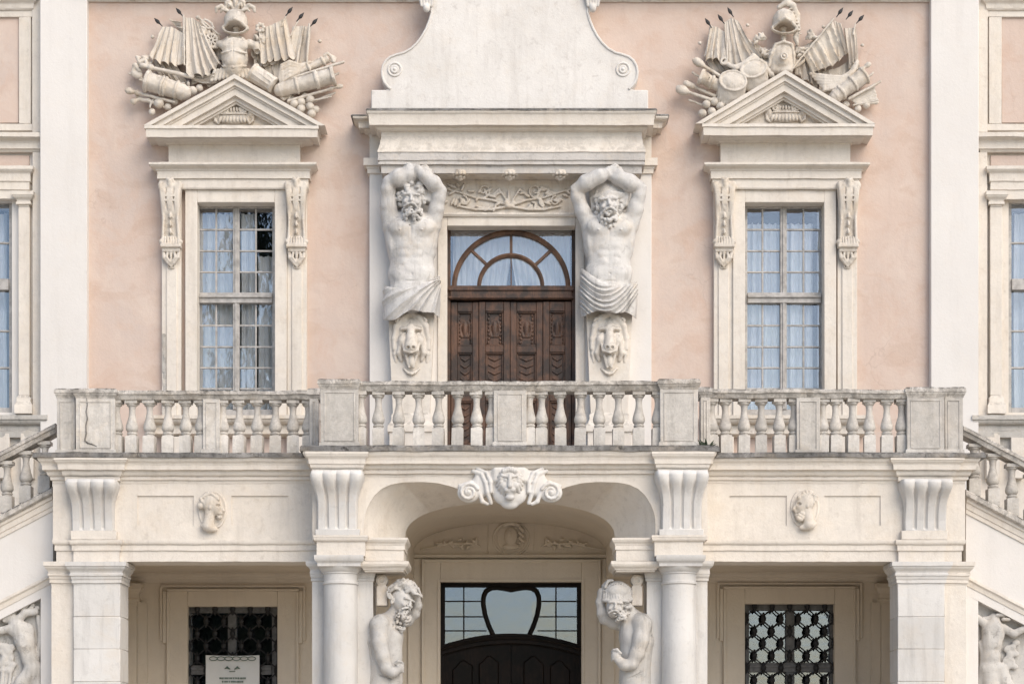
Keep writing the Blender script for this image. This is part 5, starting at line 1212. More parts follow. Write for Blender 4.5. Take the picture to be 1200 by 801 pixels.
    V.ell((m(0), 396, 1), (19, 24, 7), k=4); V.ell((m(0), 384, 4), (15, 13, 6), k=3)
    V.chain([(m(0), 366, 5, 3), (m(-9), 372, 6, 4), (m(-17), 382, 5, 3.6), (m(-20), 396, 3, 3), (m(-20), 408, 3, 2.6)], 2); V.chain([(m(0), 366, 5, 3), (m(9), 372, 6, 4), (m(17), 382, 5, 3.6), (m(20), 396, 3, 3), (m(20), 408, 3, 2.6)], 2)
    V.cap((m(0), 384, 8), (m(0), 406, 13), 5, 6.5, 3); V.ell((m(0), 408, 12), (8, 6.5, 7), k=2)
    for sx in (-1, 1):
        V.cap((m(sx*3), 385, 11), (m(sx*11), 386, 8), 2.4, 2.2, 1.2); V.ell((m(sx*8), 390, 10), (4.4, 2.6, 5), k=.8, cut=True); V.ell((m(sx*8), 391, 6.5), (2.6, 1.8, 2), k=.5)
        V.ell((m(sx*10), 399, 7), (5.5, 7, 5), k=2); V.ell((m(sx*3), 409.5, 18), (1.9, 1.6, 3), k=.5, cut=True); V.chain([(m(sx*9), 405, 11, 1.6), (m(sx*7.5), 412, 13, 1.8), (m(0), 414.5, 15, 1.8)], .8)
        V.ell((m(sx*15), 375, 7), (4.5, 3.4, 4), sx*35, k=1); V.ell((m(sx*14.5), 376, 11), (2.4, 1.5, 2.5), sx*35, k=.5, cut=True)
        V.chain([(m(sx*12), 404, 6, 3.4), (m(sx*14.5), 413, 4, 3.2), (m(sx*12), 421, 2, 2.2)], 2); V.chain([(m(sx*17), 402, 3, 2.6), (m(sx*19.5), 414, 2, 2.4), (m(sx*18), 423, 1, 1.6)], 1)
        V.chain([(m(sx*6), 417, 8, 1.8), (m(sx*2.5), 430, 6, 1.5)], .8); V.cap((m(sx*5.5), 418, 11), (m(sx*1.2), 431, 8), .9, .7, .4, cut=True)
    V.ell((m(0), 422, 6), (4, 8, 4), k=.8); V.chain([(m(-9), 431, 2, 1.3), (m(-4), 436, 3.5, 1.6), (m(0), 437.5, 4, 1.8), (m(4), 436, 3.5, 1.6), (m(9), 431, 2, 1.3)], .6)
    sculpt('animal_mask', V, yf-.0, 'cream', t, dref=5)
    return t
atlas(482, 'a'); atlas(714, 'b')

# ------------------------------------------------------------------ statues under the arch
def porch_statue(kind):
    Ys = -3.05; c = (455 if kind == 'a' else 738)
    if kind == 'a':
        V = Vox(410, 506, 666, 905, -34, 40, .72)
        # back, ribs, hips: a man seen from his side, bowing towards the door
        V.chain([(450, 736, 0, 18.5), (449, 752, 0, 18.5), (449, 770, 0, 16.5), (450, 786, 0, 16.5), (451, 805, 0, 18.5), (452, 830, 0, 19)], 8)
        V.ell((459, 747, 3), (13, 20, 15), 8, k=6); V.ell((459, 790, 3), (12, 18, 14), k=6); V.ell((460, 768, 3), (11, 16, 13), k=6); V.ell((446, 732, 4), (13, 12, 15), k=5)
        V.cap((453, 729, 2), (467, 711, 4), 9.5, 9, 4)                                  # neck
        V.ell((471, 698, 4), (14.5, 16.5, 14), 28, k=3)                                   # skull
        face(V, 479.5, 702, 14, 1.0, 20, 48)
        V.ell((460, 703, 15.5), (2.6, 4.2, 2), 20, k=.7); V.ell((460.5, 703, 17.4), (1.2, 2.4, 1.4), 20, k=.3, cut=True)
        rg = random.Random(3)
        for i in range(44):                                                              # wind-blown hair sweeping forward
            a = rg.uniform(-2.9, .25); e = rg.uniform(-.9, 1.25); cr_ = math.cos(e)*.5+.5; x0, y0, d0 = 469+14*cr_*math.cos(a), 693+14*cr_*math.sin(a), 4+14*math.sin(e)
            V.chain([(x0, y0, d0, 2.3), (x0+5, y0-2.6+rg.uniform(-2, 2), d0+1.6, 2.4), (x0+10, y0-1+rg.uniform(-3, 3), d0+1, 1.9), (x0+13+rg.uniform(-2, 3), y0+4+rg.uniform(-2, 3), d0, 1.1)], .45)
        for i in range(14): a = rg.uniform(0, 6.28); V.tor((462+6.5*math.cos(a), 692+8*math.sin(a), 14.5), 2.1, 1.1, k=.3)
        curls(V, (473, 722, 10), (9, 10, 9), 44, 2.4, 21); curls(V, (468, 733, 10), (6, 9, 6), 18, 2.2, 25)
        V.chain([(468, 730, 6, 5), (466, 742, 6, 3.6)], 2)
        # near arm folded across the body, elbow back, fist forward
        V.chain([(445, 733, 16, 10.2), (446, 752, 20, 9), (450, 770, 22, 8), (454, 782, 23, 7)], 3); V.ell((445, 732, 15), (11.5, 12.5, 10.5), k=3); V.ell((446, 754, 22), (8, 13, 7.5), k=2)
        V.chain([(454, 783, 23, 7), (461, 788, 23, 6.6), (466, 786, 22, 5)], 2)
        V.ell((469, 783, 21), (5.5, 6.5, 6), k=1.5)
        for i in range(4): V.chain([(466.5+i*.4, 777+3.2*i, 25, 1.7), (471.5, 776.5+3.2*i, 23.5, 1.7), (473, 777.5+3.2*i, 19, 1.5)], .4)
        V.chain([(464, 778, 25, 1.8), (468, 775, 26, 1.7), (472, 776, 25, 1.3)], .5)
        # far arm raised behind the head, forearm bearing the block
        V.chain([(462, 728, -14, 9), (476, 724, -16, 7.5), (487, 716, -14, 6.5), (491, 706, -10, 5.6), (489, 692, -6, 5), (484, 680, -2, 4.6)], 3)
        for i in range(4): V.chain([(486-2.6*i, 681-i, -3+3*i, 1.8), (480-2.6*i, 676-.3*i, -1+3*i, 1.7), (474-2.6*i, 676, 1+3*i, 1.4)], .4)
        V.cap((440, 740, 22), (441, 775, 20), .9, .7, 1.4, cut=True); V.cap((433, 745, 12), (438, 775, 14), .8, .6, 1.2, cut=True); V.cap((436, 788, 18), (466, 797, 18), 1, .8, 1.2, cut=True)
        V.chain([(454, 828, 6, 18), (458, 850, 8, 16), (456, 880, 6, 13), (456, 903, 4, 11)], 6)
        lab = 'pale stone statue of a bearded man with wind-blown hair bowing under the arch impost'
    else:
        V = Vox(690, 784, 666, 905, -34, 40, .72)
        V.chain([(747, 734, 0, 18.5), (749, 752, 0, 18), (748, 770, 0, 16.5), (747, 788, 0, 16.5), (746, 808, 0, 18.5), (745, 832, 0, 19)], 8)
        V.ell((739, 747, 3), (13, 20, 15), -8, k=6); V.ell((738, 791, 3), (12, 17, 14), k=6); V.ell((738, 768, 3), (11, 16, 13), k=6); V.ell((752, 731, 4), (12, 12, 15), k=5)
        V.cap((744, 726, 2), (732, 712, 4), 11.5, 11, 5)
        V.ell((722, 699, 6), (14.5, 15.5, 14), k=3)
        P = face(V, 719, 707, 20, .95, 6)
        V.ell((722, 690, 6), (17.5, 13.8, 16.5), k=2)                                       # cap of smooth hair
        for i in range(15): a = -2.95+i*.2; V.cap((722+3*math.cos(a), 686+2*math.sin(a), 18), (722+18.2*math.cos(a), 694+13*math.sin(a), 7+6*math.sin(-a)), 1.9, 2.3, .3)
        for i in range(12): V.cap((705+3*i, 690+.25*abs(i-5)**1.3*-1+2, 20-abs(i-5.5)*1.2), (705+3.05*i, 700.5, 21-abs(i-5.5)*1.6), 2.0, 2.3, .3)
        V.chain([(704, 702, 12, 2.2), (713, 703.5, 20, 2.2), (724, 703, 22, 2.2), (734, 703, 17, 2.4), (741, 700, 6, 2.4)], .8)
        for i in range(17): a = -3.0+i*.18; V.chain([(722+4*math.cos(a), 682+3*math.sin(a), 22, .6), (722+11*math.cos(a), 688+9*math.sin(a), 21+2*math.sin(-a), .9), (722+18.5*math.cos(a), 695+13*math.sin(a), 12+6*math.sin(-a), .9)], .3, cut=True)
        for i in range(11): V.cap((706.5+3.05*i, 692, 24-abs(i-5.)*1.0), (706.5+3.05*i, 700.5, 24.5-abs(i-5.)*1.5), .8, .9, .3, cut=True)
        curls(V, (727, 722, 13), (8, 7.5, 9), 24, 2.5, 22); curls(V, (735, 712, 14), (4, 7, 6), 12, 2.4, 23)
        V.chain([(733, 728, 8, 5), (732, 745, 9, 4)], 2)
        V.chain([(752, 731, 16, 10.2), (750, 750, 20, 9), (745, 767, 22, 8), (740, 778, 23, 7)], 3); V.ell((752, 730, 15), (11.5, 12.5, 10.5), k=3); V.ell((749, 752, 22), (8, 13, 7.5), k=2)
        V.chain([(740, 779, 23, 7), (731, 779.5, 23, 6.6), (724, 774, 22, 5)], 2)
        V.ell((721, 769, 21), (6, 6, 6), k=1.5)
        for i in range(4): V.chain([(723-i*.5, 763+3.2*i, 25, 1.7), (718, 762.5+3.3*i, 23.5, 1.7), (716.5, 764+3.2*i, 19, 1.5)], .4)
        V.chain([(726, 766, 25, 1.8), (722, 761.5, 26, 1.7), (718, 762, 25, 1.3)], .5)
        V.chain([(734, 730, -10, 9), (720, 728, -6, 7.5), (708, 723, -1, 6.8), (703, 717, 2, 6.2), (700.5, 704, 4, 5.6), (702, 690, 6, 5)], 3)
        for i in range(4): V.chain([(702.5+1.2*i, 690-1.6*i, 3+4*i, 1.8), (704+2.*i, 682-1.6*i, 4+4*i, 1.8), (710+2.*i, 678.5-.6*i, 6+3*i, 1.5)], .4)
        V.cap((757, 740, 22), (752, 775, 20), .9, .7, 1.4, cut=True); V.cap((763, 745, 12), (757, 775, 14), .8, .6, 1.2, cut=True); V.cap((760, 784, 18), (732, 797, 18), 1, .8, 1.2, cut=True)
        V.chain([(744, 830, 6, 18), (740, 850, 8, 16), (742, 880, 6, 13), (742, 903, 4, 11)], 6)
        lab = 'pale stone statue of a bearded man with smooth capped hair bowing under the arch impost'
    t = thing('porch_statue', (X(c, Ys), Ys, 0), lab, 'statue', 'statues under the arch imposts')
    sculpt('body', V, Ys, 'oldmarble', t, dref=6, rough=.005, rs=.5, head=(462, 722, 4, .92) if kind == 'a' else (738, 722, 4, .92))
    band('plinth', c-22, c+22, [(898,.03),(903,.05),(910,.05),(912,.02),(1015,.02),(1020,.06)], Ys-.3, Ys+.3, 'marble', t)
    # scroll at the back of the neck under the impost
    sx = 1 if kind == 'b' else -1; xs = 448 if kind == 'a' else 746
    V = Vox(xs-12, xs+12, 664, 716, -14, 14, .9)
    V.cyl((xs, 680, -8), (xs, 680, 8), 7, k=1); V.box((xs, 698, 0), (6.5, 12, 8), rd=1.5, k=1); V.tor((xs, 680, 8), 4, 1.5)
    sculpt('neck_scroll', V, Ys, 'plaster', t, dref=0)
porch_statue('a'); porch_statue('b')

# ------------------------------------------------------------------ trophies of arms on the pediments
def trophy_part(t, name, V, mat='plaster', Y0=-.06, dref=10): return sculpt(name, V, Y0, mat, t, dref=dref, rough=.007 if mat == 'plaster' else 0, rs=.7)
def spear_tip(t, x, y, ang):
    a = math.radians(ang); dx_, dy_ = math.cos(a), -math.sin(a); V = Vox(x-11, x+11, y-11, y+11, 2, 16, .55)
    P = lambda k, w=0: (x+dx_*k-dy_*w, y+dy_*k+dx_*w, 9)
    V.chain([(*P(-7), .7), (*P(-3), .9), (*P(0), 2.1), (*P(2), 1.9), (*P(6.5), .4)], .5, fl=.6)
    return trophy_part(t, 'spear_tip', V, 'iron')
def barrel(t, a, b, r, hollow=0, rings=(), d=10, name='cannon_barrel', r2=None):
    a, b = np.array([*a, d]), np.array([*b, d]); pad = r+6
    lo, hi = np.minimum(a, b)-pad, np.maximum(a, b)+pad; r2 = r2 or r*.85
    V = Vox(lo[0], hi[0], lo[1], hi[1], -2, d+pad, .8); u = (b-a)/np.linalg.norm(b-a)
    a2 = a.copy(); a2[2] += 4 if hollow else 0
    V.cyl(a2, b, r, r2, k=1)
    for s_ in rings: p = a2+(b-a2)*s_; q = r+(r2-r)*s_; V.cyl(p-u*1.3, p+u*1.3, q+1.6, k=.8)
    if hollow:
        p = a2; V.cyl(p-u*1.5, p+u*2.5, r+2.0, k=.8); V.cyl(p-u*6, p+u*10, r*.68, k=.4, cut=True)
    V.ell(tuple(b), (r2*.9, r2*.9, r2*.9), k=1.5)
    return trophy_part(t, name, V)
def rod(t, a, b, r, d=12, name='staff', knob=0):
    lo = (min(a[0], b[0])-8, min(a[1], b[1])-8); hi = (max(a[0], b[0])+8, max(a[1], b[1])+8)
    V = Vox(lo[0], hi[0], lo[1], hi[1], d-9, d+9, .7); V.cap((*a, d), (*b, d), r, r, .5)
    if knob: V.ell((*a, d), (knob*1.5, knob, knob), math.degrees(math.atan2(b[1]-a[1], b[0]-a[0])), k=.8); c = (a[0]+(b[0]-a[0])*.16, a[1]+(b[1]-a[1])*.16, d); V.ell(c, (r*1.6, r*1.6, r*1.6), k=.5)
    return trophy_part(t, name, V)
def ball(t, x, y, r=5., d=9): V = Vox(x-r-2, x+r+2, y-r-2, y+r+2, d-r-2, d+r+2, .7); V.ell((x, y, d), (r, r, r)); return trophy_part(t, 'cannonball', V)
def flag(t, tops, bots, n, r0, r1, d0=5, d1=12, sag=0, seed=0, wob=1.2):
    """hanging cloth: a thick sheet gathered at the top edge, with sharp uneven folds that deepen towards a wavy hem"""
    rg = random.Random(seed); Y0 = -.06; m = S(Y0-10*S(Y0))
    def at(pl, u):
        u *= len(pl)-1; i = min(int(u), len(pl)-2); w = u-i; return pl[i][0]+(pl[i+1][0]-pl[i][0])*w, pl[i][1]+(pl[i+1][1]-pl[i][1])*w
    nf = max(2, n*.55); kn = [0]
    while len(kn) < 12: kn.append(kn[-1]+rg.uniform(.45, 1.7))
    kn = [k_/kn[-1] for k_ in kn]
    def wp(u):
        u = min(.999, max(0, u)); q_ = u*11; i = int(q_); return kn[i]+(kn[i+1]-kn[i])*(q_-i)
    ph = rg.uniform(0, 6); f2 = nf*rg.uniform(1.7, 2.2); p2 = rg.uniform(0, 6)
    def fn(u, v):
        uu = u+.035*math.sin(u*9+ph)+.02*math.sin(v*4+u*6+p2)
        a, b = at(tops, u), at(bots, min(1, max(0, uu)))
        s1 = 1-abs(math.sin(math.pi*nf*wp(uu)+ph+.5*math.sin(v*2.5)))**.75; s2 = 1-abs(math.sin(math.pi*f2*uu+p2+v))
        amp = (1.2+4.6*v**.8)
        d = d0+(d1-d0)*v+amp*(s1-.5)*1.1+amp*.28*(s2-.5)+1.2*math.sin(v*5+u*3+p2)*(1-u*.5)
        hem = 2.2*math.sin(wp(uu)*nf*math.pi*2+ph*2)*v**3+1.5*math.sin(uu*5+p2)*v**2
        x = a[0]+(b[0]-a[0])*v+1.6*v*math.sin(uu*nf*math.pi*2+p2); y = a[1]+(b[1]-a[1])*v+hem+sag*math.sin(math.pi*v)
        return ((x-CX)*m, Y0-max(d, .5)*m, EYE+(HY-y)*m)
    return MB().grid(fn, 64, 26, thick=.035).build('flag', 'plaster', t, smooth=70)
def drum(t, x, y, rx_, ry_, rot, sx, sy):
    V = Vox(x-24, x+24, y-22, y+30, -2, 30, .7)
    for i in range(9): u = i/8; V.ell((x+sx*u, y+sy*u, 16-8*u), (rx_*1.0, ry_*1.0, 7), rot, k=2)
    V.tor((x, y, 20), rx_-.8, 1.5, ry_/rx_, rot=rot); V.ell((x, y, 19), (rx_-1, ry_-1, 3), rot, k=1)
    for i in range(11):
        a = math.radians(20+14*i); px, py = x+rx_*math.cos(a), y+ry_*math.sin(a); V.cap((px, py, 17), (px+sx, py+sy, 10), 1.1, 1.1, .4)
    return trophy_part(t, 'drum', V)
def helmet(t, x, y, crest):
    V = Vox(x-24, x+26, y-32, y+26, -2, 34, .65)
    V.ell((x, y, 12), (14, 15.5, 14), k=1); V.box((x, y+16, 12), (20, 8, 20), cut=True, k=.5)
    V.ell((x, y+9, 18), (12.6, 5.6, 20), k=.5, cut=True); V.tor((x, y+8.5, 16), 14.2, 1.4, .44, fl=2.4)
    V.chain([(x-12.5, y+7, 17, 1.6), (x-6, y+2.6, 24, 1.8), (x, y+1.2, 27, 2), (x+6, y+2.6, 24, 1.8), (x+12.5, y+7, 17, 1.6)], .8)
    trophy_part(t, 'helmet', V)
    V = Vox(x-24, x+26, y-34, y+34, -2, 34, .65)
    V.cap((x, y+2, 6), (x, y+20, 10), 3.4, 3.0, 1); V.ell((x, y+6, 8), (4.4, 3.4, 4), k=1); trophy_part(t, 'helmet_stand', V)
    V = Vox(x-30, x+30, y-36, y+34, -2, 32, .65)
    if crest == 'feathers':
        for (fx_, fy_, r0) in ((-17, -14, 200), (-8, -20, 240), (8, -21, 300), (17, -15, 340), (0, -24, 270)):
            V.chain([(x+fx_*.2, y-10, 10, 2.2), (x+fx_*.6, y+fy_+1, 14, 3.0), (x+fx_*.95, y+fy_-2.5, 17, 2.8), (x+fx_*1.25, y+fy_-.5, 17, 2.4), (x+fx_*1.32, y+fy_+4, 16, 1.5)], .5)
            V.chain([(x+fx_*.1, y-10, 12, 1.6), (x+fx_*.5, y+fy_+3, 17, 1.8), (x+fx_*.85, y+fy_+1.5, 18, 1.5), (x+fx_*1.0, y+fy_+4.5, 17, 1.0)], .3)
    else:
        V.chain([(x-6, y-17, 14, 2.8), (x+2, y-22, 14, 3.6), (x+10, y-19, 13, 4), (x+15, y-8, 11, 4), (x+16, y+6, 10, 3.6), (x+14, y+18, 10, 3.2), (x+16, y+25, 9, 2)], 1.4)
        V.chain([(x+2, y-24, 12, 2.2), (x+10, y-27, 12, 2.6), (x+17, y-26, 11, 2)], 1)
        for i in range(9): V.cap((x+4+1.6*i, y-18+4*i, 16), (x+11+1.1*i, y-20+4.3*i, 14), .9, .9, .4)
    trophy_part(t, 'plume', V)
# ---- trophy with a muscled cuirass
t = thing('trophy_relief', (X(273, -.2), -.1, Z(120, -.2)), 'plaster trophy of arms with feathered helmet and muscled cuirass above a pediment', 'relief', 'trophies of arms above the pediments')
helmet(t, 276.5, 27, 'feathers')
V = Vox(236, 312, 40, 102, -2, 30, .7)
V.chain([(275, 56, 10, 15), (275, 68, 10, 14.5), (275, 80, 9, 13.5)], 4); V.cap((259, 52, 10), (292, 52, 10), 5, 5, 3); V.ell((267, 57, 19), (8, 6.5, 5), k=1.5); V.ell((284, 57, 19), (8, 6.5, 5), k=1.5)
V.chain([(261, 66, 20, 1.2), (268, 66, 24, 1.3), (275, 64.5, 25, 1.3), (283, 66, 24, 1.3), (290, 66, 20, 1.2)], .5); V.ell((275, 75, 19), (9, 7, 6), k=3); V.cap((275, 53, 25), (275, 78, 26), .7, .6, .9, cut=True); V.chain([(262, 80, 17, 1.4), (275, 83, 22, 1.5), (289, 80, 17, 1.4)], .6); V.box((276, 45.5, 20), (8, 3, 8), cut=True, k=.6)
V.chain([(293, 52, 11, 5), (300, 55, 12, 4.5), (302, 61, 12, 3.6)], 2); V.ell((302, 62, 13), (3, 3.6, 3), k=.4, cut=True)
for i in range(13): V.cap((252+3.9*i, 81+abs(i-6)*.5, 16-abs(i-6)*.5), (248+4.6*i, 90+abs(i-6)*.8, 15-abs(i-6)*.6), 2., 2.2, .5)
trophy_part(t, 'cuirass', V)
flag(t, [(189, 31), (201, 31), (214, 38)], [(174, 68), (195, 74), (216, 80)], 8, 1.8, 3.2, 8, 12, seed=1)
flag(t, [(196, 19), (213, 37)], [(212, 25), (216, 42)], 4, 2, 3, 3, 4, seed=9)
flag(t, [(216, 20), (225, 20), (234, 26)], [(217, 88), (242, 93), (260, 74)], 9, 1.5, 3.6, 8, 14, sag=3, seed=2)
flag(t, [(219, 80), (218, 88)], [(254, 86), (252, 95)], 4, 2, 2.2, 10, 12, sag=5, seed=5)
for x, y, a in ((185, 25.5, 135), (210, 14, 130), (339, 13, 52), (352, 19.5, 50), (368, 26, 48)): spear_tip(t, x, y, a)
rod(t, (216, 20), (217, 78), 1.2, 15); rod(t, (363, 30), (360, 76), 1.3, 13); rod(t, (349, 24), (340, 42), 1, 8); rod(t, (336, 16), (330, 30), 1, 8)
V = Vox(228, 262, 14, 62, -2, 20, .65); V.tor((247.5, 47, 8), 7, 1.6, 1.1)
for i in range(8): a = i*.785; V.cap((247.5+2*math.cos(a), 47+2*math.sin(a), 9), (247.5+7*math.cos(a), 47+7.7*math.sin(a), 9), 1.1, 1.3, .3)
for i in range(6): V.ell((242+2.4*i, 54.5, 8), (1.8, 2.4, 2), k=.3)
trophy_part(t, 'rosette_shield', V)
V = Vox(226, 266, 12, 48, -2, 18, .65); V.cap((232, 20, 8), (258, 41, 8), 1.2, 1, .4); V.ell((231.5, 20, 8), (2.6, 2.6, 2.6)); V.chain([(236, 26, 8, 1.2), (240, 22, 8, 1.4), (248, 27, 8, 1.4), (250, 32, 8, 1.2), (243, 33, 8, 1.1), (236, 26, 8, 1.1)], .4); trophy_part(t, 'sword', V)
flag(t, [(303, 34), (318, 28), (335, 20)], [(306, 74), (325, 71), (346, 66)], 9, 2.2, 3.2, 8, 13, seed=3)
flag(t, [(342, 30), (354, 29), (364, 30)], [(334, 77), (348, 77), (361, 74)], 7, 1.6, 2.6, 6, 9, seed=4)
flag(t, [(303, 62), (310, 66)], [(304, 75), (322, 73)], 4, 2, 2, 6, 8, seed=14)
V = Vox(318, 368, 62, 110, -2, 24, .7)
for i in range(5): V.chain([(363-2*i, 73+2.6*i, 10-i*.6, 2), (352-i, 78+2.2*i, 13, 2.4), (340, 74+4.2*i, 14, 2.4), (331+i*.3, 78+4.4*i, 13, 2.4), (328+i*.6, 92+2.6*i, 12, 2)], .8)
trophy_part(t, 'flag', V)
V = Vox(298, 312, 22, 42, -2, 16, .7)
for i in range(7): a = i*.9; V.ell((305+4*math.cos(a), 32+4*math.sin(a), 8), (2.6, 2.2, 2.6), i*50, k=.5)
trophy_part(t, 'flower', V)
barrel(t, (391, 90.5), (328, 106), 9.5, 1, (.32, .68, .30), 11); barrel(t, (173, 97), (216, 109), 11, 1, (.42, .5, .8), 11)
barrel(t, (385, 69), (352, 84), 4.6, 0, (.2, .7), 10, 'trumpet', 3.4)
V = Vox(378, 398, 56, 84, -2, 18, .7); V.chain([(378, 66, 10, 1.8), (384, 63, 10, 2), (388, 66, 10, 2), (391, 72, 9, 2.4)], .8); V.tor((390, 69, 9), 3, 1.3); trophy_part(t, 'trumpet_bell', V)
rod(t, (403, 74), (330, 96), 1.7, 13); rod(t, (398, 102), (338, 119), 1.7, 12, knob=3); rod(t, (388, 113), (360, 119), 1.2, 9)
rod(t, (168, 78), (226, 91), 2.4, 12, knob=3.4); rod(t, (152, 107), (204, 120), 1.8, 11, knob=4)
V = Vox(146, 180, 60, 100, -2, 18, .7); V.chain([(160, 66, 8, 2), (163, 73, 9, 2.4), (170, 68, 8, 2), (172, 76, 9, 2.6)], .8); V.chain([(155, 84, 7, 2), (158, 76, 8, 3), (163, 82, 8, 3)], 1); V.ell((160, 86, 7), (7, 5, 2.4), 10, k=1); V.cap((151, 85, 6), (166, 91, 6), 1.3, 1.3, .5); trophy_part(t, 'axe', V)
V = Vox(150, 206, 108, 136, -2, 18, .7); V.chain([(156, 118, 8, 3), (162, 116, 8, 2), (174, 117, 8, 2.6), (180, 120, 8, 2)], .8); V.ell((156, 119, 9), (3.4, 3.4, 3.4)); V.chain([(182, 112, 9, 1), (176, 122, 9, 1.3), (176, 126, 9, 1)], .5); trophy_part(t, 'pistol', V)
ball(t, 186, 121, 6); ball(t, 226, 106, 5); ball(t, 178, 131, 4)
for x, y in ((353, 119), (363, 116), (363, 124.5), (353, 127), (365, 133), (345, 121)): ball(t, x, y, 5)
V = Vox(284, 334, 68, 120, -2, 26, .7); V.cyl((296, 85, 10), (321, 101, 12), 10.5, 9, k=1)
for s_ in (0.03, .97): p = np.array((296, 85, 10))+np.array((25, 16, 2))*s_; u = np.array((.84, .53, .06)); V.cyl(p-u*1.4, p+u*1.4, 11.6 if s_ < .5 else 10, k=.6)
for i in range(6): a = -1.2+.5*i; o = np.array((-.53*math.sin(a), .84*math.sin(a), math.cos(a)))*10; b_ = -1.2+.5*(i+.5); o2 = np.array((-.53*math.sin(b_), .84*math.sin(b_), math.cos(b_)))*9.4; V.cap(tuple(np.array((297, 86, 10))+o), tuple(np.array((320, 100, 12))+o2), .8, .8, .3)
trophy_part(t, 'drum', V)
for x, y in ((177.5, 40.5), (374, 46)): ball(t, x, y, 2.4, 3)
flag(t, [(224, 50), (236, 44), (248, 52)], [(222, 96), (240, 100), (262, 90)], 7, 2, 3, 3, 5, seed=31)
flag(t, [(296, 62), (312, 58), (332, 60)], [(298, 82), (318, 90), (338, 92)], 8, 2, 3, 2, 4, seed=32)
flag(t, [(232, 18), (244, 26), (256, 40)], [(236, 56), (250, 66), (262, 66)], 6, 1.6, 3, 3, 4, seed=33)
flag(t, [(176, 62), (200, 66)], [(186, 90), (222, 98)], 7, 2, 3, 2, 3, seed=34)
flag(t, [(296, 38), (306, 32)], [(294, 66), (310, 72)], 4, 2, 3, 3, 5, seed=35)
flag(t, [(352, 74), (374, 64)], [(344, 100), (378, 86)], 6, 2, 3, 2, 3, seed=36)
rod(t, (163, 92), (222, 108), 1.6, 6); rod(t, (396, 84), (344, 108), 1.5, 4); rod(t, (160, 112), (196, 126), 1.5, 7); rod(t, (392, 108), (352, 124), 1.4, 7)
for x, y in ((196, 124), (204, 117), (370, 127), (357, 111), (233, 102)): ball(t, x, y, 4.4, 6)
for cx_f, cy_f in ((241, 36), (306, 46), (216, 100), (334, 112), (168, 70)):
    V = Vox(cx_f-16, cx_f+16, cy_f-14, cy_f+16, -2, 18, .7); rg = random.Random(int(cx_f))
    for i in range(14): a = rg.uniform(0, 6.28); r_ = rg.uniform(2, 9); V.ell((cx_f+r_*math.cos(a), cy_f+r_*.7*math.sin(a), 5+rg.uniform(-1, 3)), (3.6, 2, 2.4), rg.uniform(0, 180), k=.5)
    trophy_part(t, 'leaf_spray', V)
# ---- trophy with a breastplate
t = thing('trophy_relief', (X(921, -.2), -.1, Z(120, -.2)), 'plaster trophy of arms with crested helmet, plain breastplate and two kettledrums above a pediment', 'relief', 'trophies of arms above the pediments')
helmet(t, 918.5, 27, 'crest')
V = Vox(890, 944, 44, 100, -2, 30, .7)
V.box((916, 72, 8), (13.5, 14, 7), rd=4, k=2); V.box((917, 58, 8), (9, 7, 7), rd=3, k=5); V.ell((916, 69, 13), (10.5, 12, 6), k=2); V.tor((917, 70, 22), 3.6, 1.0); V.ell((917, 70, 22), (1.5, 1.5, 1.5))
V.chain([(901, 78, 12, 1.6), (903, 65, 15, 1.8), (908, 54, 15, 1.8), (918, 51, 16, 1.8), (927, 54, 15, 1.8), (930, 66, 14, 1.8), (930, 80, 12, 1.6)], .7)
for i in range(5): V.ell((896+2*i, 78+2.4*i, 10), (4, 3, 3.4), 30, k=.8)
V.chain([(932, 78, 8, 2), (944, 70, 9, 2.2)], 1)
trophy_part(t, 'breastplate', V)
flag(t, [(832, 29), (840, 30), (850, 36)], [(824, 67), (836, 70), (852, 73)], 6, 1.6, 3.2, 6, 11, seed=21)
flag(t, [(849, 25), (857, 20), (866, 24)], [(849, 78), (868, 77), (896, 68)], 9, 1.6, 3.4, 7, 13, sag=3, seed=22)
flag(t, [(858, 22), (864, 26)], [(880, 62), (894, 68)], 5, 1.8, 3, 6, 9, seed=23)
V = Vox(840, 912, 56, 96, -2, 24, .7)
for i in range(4): V.chain([(849+2*i, 74+1.5*i, 12, 2), (862, 80+1.8*i-i, 14, 2.4), (874, 74+1.8*i, 14, 2.4), (882, 66+1.6*i, 13, 2.4), (892, 72+2*i, 11, 2.2), (902, 76+2*i, 9, 2)], .8)
V.tor((848, 73, 13), 3.4, 1.6)
trophy_part(t, 'flag', V)
flag(t, [(942, 64), (958, 44), (976, 25)], [(954, 88), (974, 78), (992, 64)], 9, 2.2, 3.4, 10, 15, seed=24)
flag(t, [(978, 24), (986, 28)], [(984, 66), (994, 60)], 4, 2, 3, 10, 14, seed=25)
flag(t, [(990, 32), (998, 31), (1004, 31)], [(995, 78), (1001, 77), (1005, 70)], 5, 2, 2.8, 6, 9, seed=26)
V = Vox(944, 1016, 62, 118, -2, 24, .7)
for i in range(6): V.chain([(1005-i, 72+1.5*i, 9, 2.2), (1000-1.5*i, 84+1.6*i, 12, 2.6), (986-i, 92+2.4*i, 13, 2.6), (966, 90+3.2*i, 12, 2.4), (950+3*i, 86+3.4*i, 9, 2)], .8)
trophy_part(t, 'flag', V)
for x, y, a in ((830, 26.5, 125), (845, 22, 125), (856, 14, 122), (984.5, 14, 55), (996, 17, 52), (1008.5, 22, 48)): spear_tip(t, x, y, a)
rod(t, (976, 24), (928, 82), 1.2, 14); rod(t, (852, 28), (852, 74), 1, 14); rod(t, (834, 30), (830, 46), 1, 8); rod(t, (1003, 27), (1000, 40), 1, 8)
drum(t, 858, 98, 16, 12, 8, -2, 14); drum(t, 882, 84, 15.5, 10.5, -14, 3, 12)
barrel(t, (821, 91.5), (843, 101), 7.5, 1, (.6,), 10); barrel(t, (1014, 88), (978, 114), 9.5, 0, (.05, .42, .8), 11)
